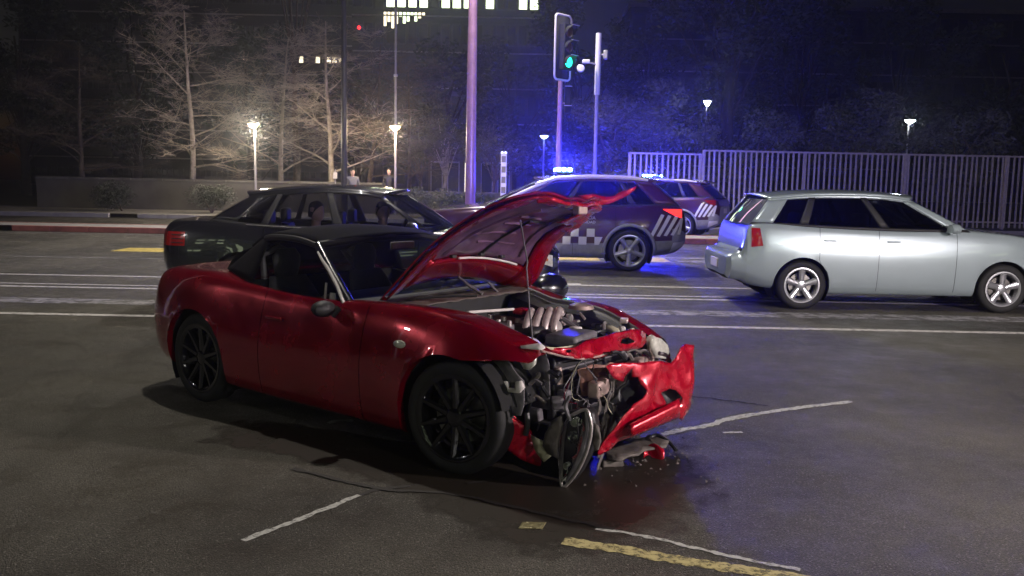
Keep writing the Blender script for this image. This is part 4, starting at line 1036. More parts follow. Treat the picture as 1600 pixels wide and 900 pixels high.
def build_patrol():
    T = thing('patrol_suv', 'dark maroon patrol SUV with checkered band and lit blue roof beacon, stopped across the lanes', 'police car', (-.63, 16.65, 0), math.pi)
    st = [(.95, .46, .42, .52, .58, .66, .52, .86, .36, .92, .94), (.85, .32, .6, .42, .80, .66, .74, .92, .5, .99, 1.01), (.5, .25, .76, .36, .91, .68, .84, 1.0, .62, 1.04, 1.07),
          (0, .22, .8, .33, .935, .72, .885, 1.05, .68, 1.09, 1.12), (-.6, .22, .82, .33, .935, .72, .875, 1.07, .74, 1.12, 1.15), (-1.4, .22, .82, .33, .935, .72, .87, 1.08, .83, 1.10, 1.10),
          (-2.2, .22, .82, .33, .935, .74, .87, 1.10, .83, 1.12, 1.12), (-2.68, .24, .8, .35, .945, .78, .875, 1.13, .82, 1.15, 1.15), (-3.2, .28, .78, .40, .925, .78, .85, 1.15, .79, 1.17, 1.17),
          (-3.5, .33, .68, .44, .87, .76, .80, 1.14, .74, 1.16, 1.16), (-3.64, .40, .55, .5, .78, .72, .72, 1.08, .64, 1.10, 1.10), (-3.70, .46, .5, .54, .70, .66, .64, .86, .5, .92, .93)]
    arches = [(0, .365, .425), (-2.68, .365, .425)]
    B = Body(st, .045, extra=(-.70, -1.68, -2.42))
    def cls(c, j, side, gap):
        if side == 0: return 'front_bumper' if c.x > 0 else 'rear_bumper'
        if j < 1: return 'floor_pan'
        if gap and j > 1.5: return None
        ar = min(math.hypot(c.x-a[0], c.z-a[1]) for a in arches)
        if j < 2.3: return 'lower_cladding#%d%d' % (side, 0 if c.x > 0 else (1 if c.x > -2.68 else 2))
        if j >= 5:
            if -3.3 < c.x < -.35: return None
            return 'bonnet' if c.x > -.5 else 'tailgate'
        if c.x > .4 and j < 4: return 'front_bumper'
        if c.x > -.70: return 'front_fender#%d' % side
        if c.x > -1.68: return 'front_door#%d' % side
        if c.x > -2.42: return 'rear_door#%d' % side
        if c.x > -3.45: return 'rear_quarter#%d' % side
        return 'tailgate' if j > 2.8 else 'rear_bumper'
    pm = {k: 'maroon_paint' for k in ('front_bumper', 'bonnet', 'tailgate', 'front_fender', 'front_door', 'rear_door', 'rear_quarter')}
    pm.update(floor_pan='void', lower_cladding='cladding', rear_bumper='cladding')
    B.parts(cls, arches, T, pm, .05); seam_shell(T, st, arches)
    wheel_liners(T, arches, .45, .86)
    for (cx, cz, Ra) in arches:
        for s_ in (-1, 1):
            def arc(u, v):
                a = math.pi*lerp(1.10, -.10, u); rr = lerp(Ra-.004, Ra+.055, v); x, z = cx+rr*math.cos(a), max(cz+rr*math.sin(a), .30)
                return Vector((x, s_*(B.side_y(x, z)+.012-.010*abs(2*v-1)**3), z))
            MB().grid(arc, 36, 4).build('arch_cladding', 'cladding', T, solid=.006)
    for x in (0, -2.68):
        for s_ in (-1, 1): make_wheel(T, x, s_*.825, s_, .365, .225, .272, 5, 'rim_silver', 0, 'wide')
    belt = [(-.30, .84, 1.10), (-1.0, .87, 1.10), (-2.0, .865, 1.115), (-3.0, .84, 1.16), (-3.55, .74, 1.16)]
    roof = [(-1.22, .655, 1.54), (-1.6, .68, 1.59), (-2.1, .69, 1.605), (-2.65, .68, 1.59), (-3.08, .655, 1.555)]
    greenhouse(T, belt, roof, [(.10, .37), (.395, .66), (.69, .80)], 'maroon_paint', 'glass_tint', ws_bow=.24, rear_bow=.14, crown=.065, pillar_mats=['maroon_paint', 'dark_trim', 'dark_trim', 'maroon_paint'])
    for s_ in (-1, 1):
        MB().tube([(-1.0, s_*.70, 1.50), (-1.4, s_*.69, 1.615), (-2.0, s_*.70, 1.65), (-2.7, s_*.69, 1.64), (-3.0, s_*.67, 1.605)], [.016, .034, .036, .034, .02], 8).build('roof_bar', 'white_steel', T)
        MB().tube([(-.32, s_*.85, 1.13), (-.8, s_*.755, 1.36), (-1.2, s_*.665, 1.54)], [.030, .030, .028], 8).build('pillar_trim', 'white_steel', T)
        MB().lathe([(.004, -.08), (.09, -.07), (.12, -.01), (.10, .05), (.004, .08)], 18, Matrix.Translation((-.72, s_*1.03, 1.14)) @ Matrix.Rotation(math.pi/2, 4, 'Y') @ Matrix.Diagonal((.8, 1.1, 1, 1))).tube([(-.72, s_*.95, 1.10), (-.74, s_*.86, 1.08)], .024, 6).build('door_mirror', 'dark_trim', T)
        for hx in (-1.52, -2.28): MB().box((hx, s_*(B.side_y(hx, .96)+.012), .96), (.18, .028, .028)).build('door_handle', 'maroon_paint', T, bevel=.01)
        # tail lamp: angular wedge
        q = [(-3.28, 1.085), (-3.60, 1.085), (-3.60, .96), (-3.46, 1.01)]
        tl = decal(B, [(-3.60, .955), (-3.48, .99), (-3.26, 1.10), (-3.60, 1.10)], T, 'tail_lamp', 'lens_red', s_, .012, 8, 5)
        MB().tube([Vector((x, s_*(B.side_y(x, 1.10)+.012), 1.10)) for x in (-3.26, -3.36, -3.46, -3.58)], .008, 6).build('lamp_top_edge', 'lens_red', tl)
        # reflective slanted stripes on the rear corner
        for k in range(5):
            x0 = -3.02-.125*k; zt = 1.02-.015*k; zb = .62+.012*k
            sl = .20
            decal(B, [(x0, zb), (x0-.06, zb-.01), (max(x0-.06-sl, -3.63), zt-.02), (max(x0-sl, -3.60), zt)], T, 'reflective_stripe', 'decal_silver', s_, .005, 4, 10)
        # checkered band
        cw = .14
        for k in range(14):
            x1 = -2.06+cw*k
            if -.46 < x1 < .3: continue
            row = k % 2
            z0, z1 = ((.46, .60) if row == 0 else (.60, .74))
            xa = x1-cw
            if k == 0: quad = [(x1, z0), (xa+.06, z0), (xa, z1), (x1, z1)]
            else: quad = [(x1, z0), (xa, z0), (xa, z1), (x1, z1)]
            decal(B, quad, T, 'checker_square', 'decal_white', s_, .005, 3, 3)
        # silver reflector patch on the bumper corner
        decal(B, [(-3.40, .34), (-3.66, .46), (-3.66, .54), (-3.45, .52)], T, 'bumper_reflector', 'decal_silver', s_, .008, 4, 3)
    # lettering on the rear doors
    for (txt, z, sz) in (('PROVIDENCIA', .935, .085), ('SEGURIDAD', .865, .068)):
        cu = bpy.data.curves.new('lettering', 'FONT'); cu.body = txt; cu.size = sz; cu.align_x = 'RIGHT'; cu.extrude = .001
        o = bpy.data.objects.new('lettering', cu); col.objects.link(o); o.parent = T
        o.location = (-2.07, B.side_y(-1.9, z-.03)+.010, z-.03); o.rotation_euler = (math.pi/2+.16, 0, math.pi)
        cu.materials.append(MATS['decal_silver'])
        dg = bpy.context.evaluated_depsgraph_get(); me = bpy.data.meshes.new_from_object(o.evaluated_get(dg))
        o2 = bpy.data.objects.new('lettering', me); col.objects.link(o2); o2.parent = T; o2.location = o.location; o2.rotation_euler = o.rotation_euler; bpy.data.objects.remove(o)
    # spoiler, plate, lightbar
    MB().grid(lambda u, v: Vector((lerp(-2.98, -3.28, u), (2*v-1)*.62, 1.60-.03*u+.035*(1-(2*v-1)**2))), 6, 14).build('spoiler', 'maroon_paint', T, solid=.03)
    MB().box((-3.712, 0, .80), (.012, .40, .14)).build('licence_plate', 'white_plastic', T, bevel=.004)
    for k in range(8):
        z = .74; y0 = -.66+.17*k
        MB().grid(lambda u, v: Vector((-3.652-.012*(1-abs(2*(y0+.5*v)-0)), y0+.07*u+.12*v*(1 if y0 > -.1 else -1), lerp(.80, 1.02, v))), 2, 5).build('tailgate_chevron', 'decal_silver', T)
    bar = MB().box((-1.52, 0, 1.705), (.30, 1.10, .05)).build('beacon_bar', 'dark_trim', T, bevel=.02)
    for (a, b) in ((-.27, -.04), (.04, .27)): MB().box((-1.38, (a+b)/2*1.7, 1.685), (.04, .06, .05)).build('beacon_foot', 'dark_trim', bar)
    MB().box((-1.52, 0, 1.760), (.26, 1.08, .062)).build('beacon_dome', 'beacon_dome', bar, bevel=.025)
    for s_ in (-1, 1):
        for k in range(3): MB().lathe([(.001, .02), (.03, .016), (.04, 0), (.04, -.02)], 12, Matrix.Translation((-1.62+.10*k, s_*.548, 1.765)) @ Matrix.Rotation(-s_*math.pi/2, 4, 'X') @ Matrix.Diagonal((1.1, .8, 1, 1))).build('beacon_lamp', 'beacon_glow', bar)
    lamp_light(bar, 'POINT', (-1.52, 0, 1.86), 2100, (.03, .03, 1), .24, name='beacon_light')
    for (sx, sy) in ((-1.45, -.4), (-1.45, .4), (-2.35, 0)):
        MB().box((sx, sy, 1.0), (.14, .44 if sy else 1.2, .62)).build('seat', 'leather', T, bevel=.06)
    MB().box((-2.62, .55, 1.27), (.02, .13, .14)).build('window_sticker', 'decal_white', T)
    return T, B
PAT, PB = build_patrol()
PAT2 = copy_tree(PAT)
PAT2.location = (2.72, 27.4, 0); PAT2.rotation_euler.z = R(155)
PAT2['label'] = 'dark maroon patrol SUV with chevroned tail, parked beyond the median before the fence'
for o in list(PAT2.children):
    if o.name.startswith('tail_lamp'):
        o.data = o.data.copy(); o.data.materials[0] = MATS['lens_red_dim']
        for c in o.children: c.data = c.data.copy(); c.data.materials[0] = MATS['lens_red_dim']

def build_pale():
    T = thing('pale_hatchback', 'pale silver hatchback with a protruding rear bumper on the empty lanes', 'car', (6.22, 12.15, 0), 0)
    st = [(.80, .40, .42, .46, .56, .6, .5, .74, .34, .80, .82), (.70, .28, .6, .38, .76, .6, .7, .82, .5, .88, .90), (.35, .22, .72, .32, .86, .64, .80, .92, .6, .96, .99),
          (0, .2, .76, .3, .875, .66, .83, .97, .66, 1.0, 1.03), (-.5, .2, .78, .3, .88, .68, .83, 1.0, .72, 1.04, 1.06), (-1.3, .2, .78, .3, .88, .68, .83, 1.0, .78, 1.02, 1.02),
          (-2.1, .2, .78, .3, .88, .70, .83, 1.02, .78, 1.04, 1.04), (-2.55, .22, .76, .32, .885, .72, .83, 1.04, .78, 1.06, 1.06), (-3.0, .26, .72, .38, .86, .72, .81, 1.06, .74, 1.08, 1.08),
          (-3.22, .30, .66, .42, .82, .60, .76, 1.04, .70, 1.06, 1.06), (-3.30, .34, .64, .44, .79, .58, .70, .70, .6, .72, .72), (-3.44, .36, .6, .46, .74, .58, .68, .66, .5, .67, .67), (-3.47, .40, .55, .48, .66, .56, .62, .63, .4, .64, .64)]
    arches = [(0, .31, .355), (-2.55, .31, .355)]
    B = Body(st, .045, extra=(-.62, -1.6, -2.35))
    def cls(c, j, side, gap):
        if side == 0: return 'front_bumper' if c.x > 0 else 'rear_bumper'
        if j < 1: return 'floor_pan'
        if gap and j > 1.5: return None
        if j >= 5:
            if -3.1 < c.x < -.45: return None
            return 'bonnet' if c.x > -.5 else ('rear_bumper' if c.x < -3.28 else 'tailgate')
        if c.x < -3.26: return 'rear_bumper'
        if c.x > .35 and j < 4: return 'front_bumper'
        if c.x > -.62: return 'front_fender#%d' % side
        if c.x > -1.6: return 'front_door#%d' % side
        if c.x > -2.35: return 'rear_door#%d' % side
        return 'rear_quarter#%d' % side
    pm = {k: 'pale_paint' for k in ('front_bumper', 'rear_bumper', 'bonnet', 'tailgate', 'front_fender', 'front_door', 'rear_door', 'rear_quarter')}; pm['floor_pan'] = 'void'
    B.parts(cls, arches, T, pm, .04); seam_shell(T, st, arches); wheel_liners(T, arches, .45, .80)
    for x in (0, -2.55):
        for s_ in (-1, 1): make_wheel(T, x, s_*.775, s_, .31, .2, .215, 5, 'rim_silver', 0, 'wide')
    belt = [(-.45, .80, 1.02), (-1.0, .82, 1.02), (-1.9, .82, 1.03), (-2.7, .80, 1.06), (-3.2, .70, 1.07)]
    roof = [(-1.15, .60, 1.40), (-1.5, .63, 1.44), (-2.0, .635, 1.45), (-2.5, .62, 1.43), (-2.95, .58, 1.38)]
    greenhouse(T, belt, roof, [(.10, .38), (.41, .68), (.72, .86)], 'pale_paint', 'glass_tint', ws_bow=.22, rear_bow=.1, crown=.05, pillar_mats=['pale_paint', 'dark_trim', 'dark_trim', 'pale_paint'])
    for s_ in (-1, 1):
        MB().lathe([(.004, -.06), (.07, -.055), (.09, -.01), (.08, .04), (.004, .065)], 18, Matrix.Translation((-.72, s_*.97, 1.06)) @ Matrix.Rotation(math.pi/2, 4, 'Y') @ Matrix.Diagonal((.75, 1.2, 1, 1))).tube([(-.72, s_*.9, 1.03), (-.74, s_*.82, 1.01)], .02, 6).build('door_mirror', 'pale_paint', T)
        for hx in (-1.42, -2.22): MB().box((hx, s_*(B.side_y(hx, .88)+.010), .88), (.16, .024, .024)).build('door_handle', 'pale_paint', T, bevel=.008)
        decal(B, [(-3.20, .78), (-3.06, .80), (-3.10, 1.02), (-3.20, 1.02)], T, 'tail_lamp', 'lens_red_dim', s_, .008, 4, 5)
        decal(B, [(.66, .66), (.36, .74), (.30, .86), (.60, .80)], T, 'headlamp', 'lamp_clear', s_, .008, 6, 4)
    MB().box((-3.478, 0, .52), (.012, .40, .12)).build('licence_plate', 'white_plastic', T, bevel=.004)
    for (sx, sy) in ((-1.4, -.36), (-1.4, .36), (-2.3, 0)): MB().box((sx, sy, .92), (.13, .44 if sy else 1.1, .56)).build('seat', 'leather', T, bevel=.06)
    return T
build_pale()

# ================================================================ PEOPLE
def head_mesh(mb, c, yaw, sc=1.0):
    """one continuous head with brow, nose, lips, chin and neck; looks along local -y before yaw"""
    rows = []
    # (z, half width, depth back, depth front)
    prof = [(-.17, .055, .055, .05), (-.13, .056, .055, .05), (-.105, .058, .055, .062), (-.098, .045, .05, .088), (-.075, .058, .066, .095), (-.05, .066, .078, .095), (-.02, .071, .088, .094), (.01, .074, .094, .090), (.035, .076, .097, .094), (.065, .075, .095, .090), (.095, .065, .082, .072), (.115, .045, .055, .048), (.124, .012, .015, .012)]
    n = 24; k = len(mb.v); ca, sa = math.cos(yaw), math.sin(yaw)
    for (z, hw, db, df) in prof:
        for j in range(n):
            a = 2*math.pi*j/n; x = hw*math.sin(a); y = -math.cos(a)*(df if math.cos(a) > 0 else db)
            f = math.cos(a)
            if f > .9:                                        # nose and lips
                if -.03 < z < .03: y -= .022*(1-abs(z+.01)/.05)
                if -.08 < z < -.04: y -= .006
            if .55 < f < .95 and 0 < z < .03: y += .010      # eye sockets
            if abs(f) < .3 and -.03 < z < .04: x *= 1.13    # ears
            p = Vector((x, y, z))*sc; mb.v.append(Vector((ca*p.x-sa*p.y, sa*p.x+ca*p.y, p.z))+c)
    for i in range(len(prof)-1):
        for j in range(n): mb.f.append((k+i*n+j, k+i*n+(j+1) % n, k+(i+1)*n+(j+1) % n, k+(i+1)*n+j))
    mb.f.append(tuple(k+(len(prof)-1)*n+j for j in range(n)))
def hair_mesh(c, yaw, sc=1.0):
    mb = MB(); ca, sa = math.cos(yaw), math.sin(yaw)
    def fn(u, v):
        a = 2*math.pi*u; front = max(0, math.cos(a)); zmin = lerp(-.06, .075, front**.7); z = lerp(zmin, .137, v)
        t = min(1, max(0, (z+.02)/.157)); hw = .083*math.sqrt(max(.0, 1-t**3.2)); dd = .104*math.sqrt(max(.0, 1-t**3.2))
        p = Vector((hw*math.sin(a), -math.cos(a)*dd, z))*sc; return Vector((ca*p.x-sa*p.y, sa*p.x+ca*p.y, p.z))+c
    return mb.grid(fn, 24, 8)
def seated_person(x, y, seat_z, head, yaw, label, shirt, group=None, wheel=None):
    T = thing('person', label, 'person', (x, y, seat_z))
    hd = Vector(head)-Vector((x, y, seat_z))
    # torso, arms and thighs as one skinned figure
    sh = hd+Vector((0, 0, -.25)); pel = Vector((0, 0, .10))
    V = [(pel, .14), (pel.lerp(sh, .5)+Vector((.0, 0, 0)), .14), (sh+Vector((0, 0, -.06)), .13), (sh+Vector((0, 0, .10)), .05)]
    E_ = [(0, 1), (1, 2), (2, 3)]
    for s_ in (-1, 1):
        i = len(V); V += [(sh+Vector((.0, s_*.18, -.03)), .065), (sh+Vector((.10, s_*.24, -.26)), .050), (sh+Vector((.34, s_*.17, -.22)), .036), (sh+Vector((.40, s_*.16, -.20)), .03)]
        E_ += [(2, i), (i, i+1), (i+1, i+2), (i+2, i+3)]
        j = len(V); V += [(pel+Vector((.06, s_*.10, -.02)), .10), (pel+Vector((.40, s_*.13, .03)), .075), (pel+Vector((.52, s_*.13, -.30)), .055)]
        E_ += [(0, j), (j, j+1), (j+1, j+2)]
    skin_obj(V, E_, 'clothed_body', shirt, T)
    mb = MB(); head_mesh(mb, hd, yaw); h = mb.build('head', 'skin', T); hair_mesh(hd, yaw).build('hair', 'hair', h)
    return T
def skin_obj(V, E_, name, m, parent):
    me = bpy.data.meshes.new(name); me.from_pydata([tuple(v) for v, r in V], E_, []); o = bpy.data.objects.new(name, me); col.objects.link(o)
    o.modifiers.new('k', 'SKIN'); 
    for d, (v, r) in zip(me.skin_vertices[0].data, V): d.radius = (r, r)
    me.skin_vertices[0].data[0].use_root = True
    sb = o.modifiers.new('ss', 'SUBSURF'); sb.levels = sb.render_levels = 2
    dg = bpy.context.evaluated_depsgraph_get(); me2 = bpy.data.meshes.new_from_object(o.evaluated_get(dg)); bpy.data.objects.remove(o)
    o = bpy.data.objects.new(name, me2); col.objects.link(o); me2.materials.clear(); me2.materials.append(MATS[m]); o.parent = parent
    me2.polygons.foreach_set('use_smooth', [True]*len(me2.polygons)); return o
h1 = at_y(598, 331, 10.78)
seated_person(h1.x-.02, h1.y, .46, h1, R(26), 'person at the window of the black sedan, face turned towards the wreck', 'cloth_dark')
h2 = at_y(494, 331, 10.8)
seated_person(h2.x-.02, h2.y, .46, h2, R(62), 'person on the rear seat of the black sedan, head turned forward', 'cloth_dark')
def standing_person(px, Y, label, shirt, yaw, ht=1.72):
    p = at_y(px, 300, Y); gz = .14
    T = thing('person', label, 'person', (p.x, Y, gz), yaw); k = ht/1.75
    V = [(Vector((0, 0, .95))*k, .13), (Vector((0, 0, 1.18))*k, .125), (Vector((0, 0, 1.38))*k, .13), (Vector((0, 0, 1.50))*k, .05)]; E_ = [(0, 1), (1, 2), (2, 3)]
    for s_ in (-1, 1):
        i = len(V); V += [(Vector((s_*.19, 0, 1.40))*k, .06), (Vector((s_*.25, .02, 1.12))*k, .045), (Vector((s_*.24, -.08, .88))*k, .035), (Vector((s_*.23, -.11, .80))*k, .03)]; E_ += [(2, i), (i, i+1), (i+1, i+2), (i+2, i+3)]
        j = len(V); V += [(Vector((s_*.10, 0, .86))*k, .10), (Vector((s_*.12, -.01, .48))*k, .065), (Vector((s_*.13, .01, .08))*k, .045), (Vector((s_*.13, -.13, .035))*k, .035)]; E_ += [(0, j), (j, j+1), (j+1, j+2), (j+2, j+3)]
    skin_obj(V, E_, 'clothed_body', shirt, T)
    mb = MB(); hd = Vector((0, -.01, 1.62*k)); head_mesh(mb, hd, 0); h = mb.build('head', 'skin', T); hair_mesh(hd, 0).build('hair', 'hair', h)
standing_person(551, 33.6, 'person in a grey top standing on the far pavement beside the dark pole', 'cloth_grey', .4)
standing_person(608, 34.6, 'person in dark clothes standing on the far pavement beside the warm park lamp', 'cloth_dark', -.2, 1.78)

# ================================================================ POLES, SIGNALS, LAMPS
def mast_lamp(px, Y, h, r, m, label, lit, arms, base_z=.14, power=0, colr=(1, .9, .75), X=None, cone=150):
    x = at_y(px, 290, Y).x if X is None else X
    T = thing('street_lamp', label, 'street lamp', (x, Y, base_z))
    MB().tube([(0, 0, 0), (0, 0, .5), (0, 0, h*.5), (0, 0, h)], [r*1.25, r*1.12, r, r*.72], 16).build('pole', m, T)
    MB().box((0, 0, .02), (r*5, r*5, .04)).build('base_plate', m, T, bevel=.01)
    for (dx, dy) in arms:
        L = math.hypot(dx, dy); ux, uy = dx/L, dy/L
        MB().tube(cr([(0, 0, h-.3), (ux*.5*L*.4, uy*.5*L*.4, h+.25), (dx*.7, dy*.7, h+.45), (dx, dy, h+.48)], 6), r*.5, 10).build('arm', m, T)
        M = Matrix.Translation((dx, dy, h+.48)) @ Matrix.Rotation(math.atan2(uy, ux), 4, 'Z')
        hd = MB().lathe([(.001, .09), (.12, .085), (.19, .04), (.20, -.02), (.17, -.05), (.001, -.05)], 18, M @ Matrix.Diagonal((1.9, .8, 1, 1))).build('lamp_head', 'grey_steel', T)
        MB().lathe([(.001, -.056), (.15, -.056), (.14, -.075), (.001, -.08)], 18, M @ Matrix.Diagonal((1.9, .8, 1, 1))).build('lamp_glass', 'lamp_white' if lit else 'signal_off', hd)
        if lit:
            lamp_light(hd, 'SPOT' if cone else 'POINT', (dx, dy, h+.30), power, colr, .12, R(cone), (0, 0, 0))
    return T
KEY = (1, .92, .84)
mast_lamp(735, 23.95, 9.6, .125, 'mauve_tinted_steel', 'tall mauve street lamp pole standing in the median between the sedan and patrol SUV', True, [(0, -2.2), (0, 2.2)], power=5200, cone=128, colr=KEY)  # arms and lit heads assumed out of view above the visible pole
mast_lamp(538, 31.6, 9.8, .10, 'dark_steel', 'dark unlit street lamp pole standing in front of the pale bare tree', False, [(0, -1.4)])
mast_lamp(0, 0, 9.2, .11, 'grey_steel', 'grey long-armed street lamp assumed out of view over the lane behind the wreck', True, [(6.6, 0)], base_z=0, power=2100, colr=(1, .92, .82), X=-8.6).location = (-8.6, 9.0, 0)  # unseen overhead lamp assumed from the shadows falling towards the viewer
mast_lamp(0, 0, 2.2, .07, 'grey_steel', 'short grey lamp added out of view to light the smashed front of the wreck', True, [(-1.0, .3)], base_z=0, power=2900, cone=0, colr=(1, .86, .86), X=0).location = (8.6, 2.2, 0)  # unseen low lamp added to brighten the bumper and bonnet underside
mast_lamp(0, 0, 3.3, .08, 'grey_steel', 'grey street lamp added out of view on the near side to light the sedan faces and lanes', True, [(0, 1.4)], base_z=0, power=1000, cone=0, colr=(1, .95, .90), X=0).location = (6.5, -5.6, 0)  # unseen lamp added to light the sedan's faces and the near sides of the cars

mast_lamp(0, 0, 3.6, .08, 'grey_steel', 'low grey lamp added out of view beside the tail of the wreck to glint on its flank', True, [(.9, 0)], base_z=0, power=110, cone=0, colr=(1, .94, .88), X=0).location = (-10.4, 4.4, 0)  # unseen lamp added for a crisp highlight along door and fender
def traffic_light():
    x = at_y(873, 240, 23.6).x
    T = thing('traffic_light', 'traffic light showing green inside a white-framed backboard on a mauve pole', 'traffic light', (x, 23.6, .14))
    S = Pose(0, 0, 0)
    z = lambda py: CAM_H+(286-py)/59.2-.14
    MB().tube([(0, 0, 0), (0, 0, z(135))], [.075, .06], 14).build('pole', 'mauve_tinted_steel', T)
    MB().box((0, 0, .1), (.28, .28, .2)).build('base', 'dark_steel', T, bevel=.03)
    # head turned well to the right of the camera
    Mh = Matrix.Translation((.02, -.12, z(86))) @ Matrix.Rotation(R(46), 4, 'Z')
    zh = 1.62/2; hw = .30
    def rr(w_, h_, c=.10):
        pts = []
        for (sx, sz, a0) in ((1, 1, 0), (-1, 1, 90), (-1, -1, 180), (1, -1, 270)):
            for k in range(5): a = R(a0+22.5*k); pts.append(Vector((sx*(w_-c)+c*math.cos(a), 0, sz*(h_-c)+c*math.sin(a))))
        return pts
    L = rr(hw, zh); MB().add([Mh @ p for p in L], [tuple(range(len(L)))]).build('backboard', 'void', T, solid=.015)
    LL = rr(hw, zh); MB().tube([Mh @ (p+Vector((0, -.014, 0))) for p in LL+LL[:2]], .028, 6).build('backboard_frame', 'white_steel', T)
    hsg = MB().box((0, 0, 0), (.34, .20, 1.16)); hsg.v = [Mh @ (v+Vector((0, -.12, 0))) for v in hsg.v]; H = hsg.build('signal_housing', 'void', T, bevel=.03)
    for k, m_ in ((1, 'signal_off'), (0, 'signal_off'), (-1, 'signal_green')):
        MB().lathe([(.001, .035), (.08, .03), (.13, .008), (.14, -.01)], 20, Mh @ Matrix.Translation((0, -.225, .37*k)) @ Matrix.Rotation(math.pi/2, 4, 'X')).build('signal_lens', m_, H)
        def visor(u, v): a = R(lerp(-20, 200, u)); return Mh @ Vector((.155*math.cos(a), -.22-.20*v*(.4+.6*max(0, math.sin(a))), .37*k+.155*math.sin(a)))
        MB().grid(visor, 14, 3).build('visor', 'void', H, solid=.006)
        MB().box((0, 0, 0), (.3, .006, .014)).build('visor_edge', 'white_steel', H).matrix_local = Mh @ Matrix.Translation((0, -.43, .37*k+.15))
    lamp_light(H, 'POINT', Mh @ Vector((0, -.42, -.37)), 4, (.05, 1, .6), .08)
    hs = MB().box((.20, -.02, z(163)), (.16, .22, .66)).build('pedestrian_signal', 'void', T, bevel=.03)
    for zz in (143, 172): MB().box((.20, -.15, z(zz)), (.19, .05, .014)).build('visor_edge', 'white_steel', hs)
    MB().tube([(0, 0, z(168)), (.13, 0, z(168))], .02, 8).build('bracket', 'mauve_tinted_steel', T)
traffic_light()
def camera_pole():
    x = at_y(930, 240, 24.3).x
    T = thing('camera_pole', 'pale slender pole carrying a round sensor arm and small camera beside the traffic light', 'pole', (x, 24.3, .14))
    z = lambda py: CAM_H+(287-py)/57.6-.14
    MB().tube([(0, 0, 0), (0, 0, z(155))], .045, 12).build('pole', 'grey_steel', T)
    MB().tube([(0, 0, z(155)), (0, 0, z(63))], .075, 14).build('upper_pole', 'white_steel', T)
    MB().tube([(0, -.02, z(110)), (-.30, -.06, z(107))], .022, 8).build('arm', 'grey_steel', T)
    MB().box((-.32, -.08, z(106)), (.20, .12, .10)).build('sensor_box', 'white_steel', T, bevel=.02)
    MB().lathe([(.001, .05), (.08, .045), (.105, .02), (.10, -.02), (.001, -.04)], 18, Matrix.Translation((-.46, -.12, z(117))) @ Matrix.Rotation(R(80), 4, 'X')).build('round_sensor', 'white_steel', T)
    MB().box((.19, -.04, z(95)), (.12, .14, .24)).build('camera', 'grey_steel', T, bevel=.03)
    MB().tube([(.05, 0, z(95)), (.16, -.02, z(95))], .02, 6).build('camera_bracket', 'grey_steel', T)
camera_pole()
def park_lamp(px, py, Y, label, lampm, power, colr, top=None, base=.06, r=.045, group=None, polem='grey_steel', hs=1.0):
    p = at_y(px, py, Y)
    T = thing('park_lamp', label, 'lamp', (p.x, Y, base)); h = p.z-base
    MB().tube([(0, 0, 0), (0, 0, .4), (0, 0, (top or h+.1))], [r*1.5, r, r*.8], 12).build('pole', polem, T)
    M = Matrix.Translation((0, -.12, h)) @ Matrix.Diagonal((hs, hs, 1.2 if hs < 1 else 1, 1))
    hd = MB().lathe([(.22, .05), (.215, .07), (.12, .10), (.02, .13)], 20, M).build('lamp_shade', 'grey_steel', T)
    MB().lathe([(.215, .05), (.19, .01), (.10, -.07), (.03, -.10), (.001, -.10)], 20, M).build('lamp_bowl', lampm, hd)
    MB().tube([(0, 0, h-.3), (0, -.12, h-.05)], .018, 6).build('bracket', 'grey_steel', T)
    if top: MB().box((0, -.03, (CAM_H+(278-123)/41.2)-base), (.14, .12, .10)).build('clamp', 'white_steel', T, bevel=.02)
    if power: lamp_light(hd, 'POINT', (0, -.30, h-.12), power, colr, .12)
    return T
park_lamp(618, 200, 34.0, 'warm glowing bowl lamp on a tall thin pole among the bare trees', 'lamp_warm', 520, (1, .74, .42), top=9.5, base=.14)
park_lamp(398, 196, 33.2, 'warm bowl lamp assumed on the pavement in front of the wall and the bare trees', 'lamp_warm', 800, (1, .84, .62), base=.14)  # lamp assumed as the source of the cream light on the bare trunks
park_lamp(850, 214, 44.0, 'cool white bowl lamp glowing behind the traffic light', 'lamp_cool_dim', 20, (.5, .65, 1))
park_lamp(752, 226, 62.0, 'faint cool bowl lamp far behind the mauve pole', 'lamp_cool_dim', 10, (.6, .7, 1))
park_lamp(1104, 161, 34.2, 'bright white globe-like lamp above the leafy trees behind the fence', 'lamp_white', 40, (.85, .92, 1), r=.022, polem='dark_steel', hs=.62)
park_lamp(1420, 190, 40.0, 'white bowl lamp beyond the fence and the pale hatchback', 'lamp_white', 30, (.85, .92, 1))

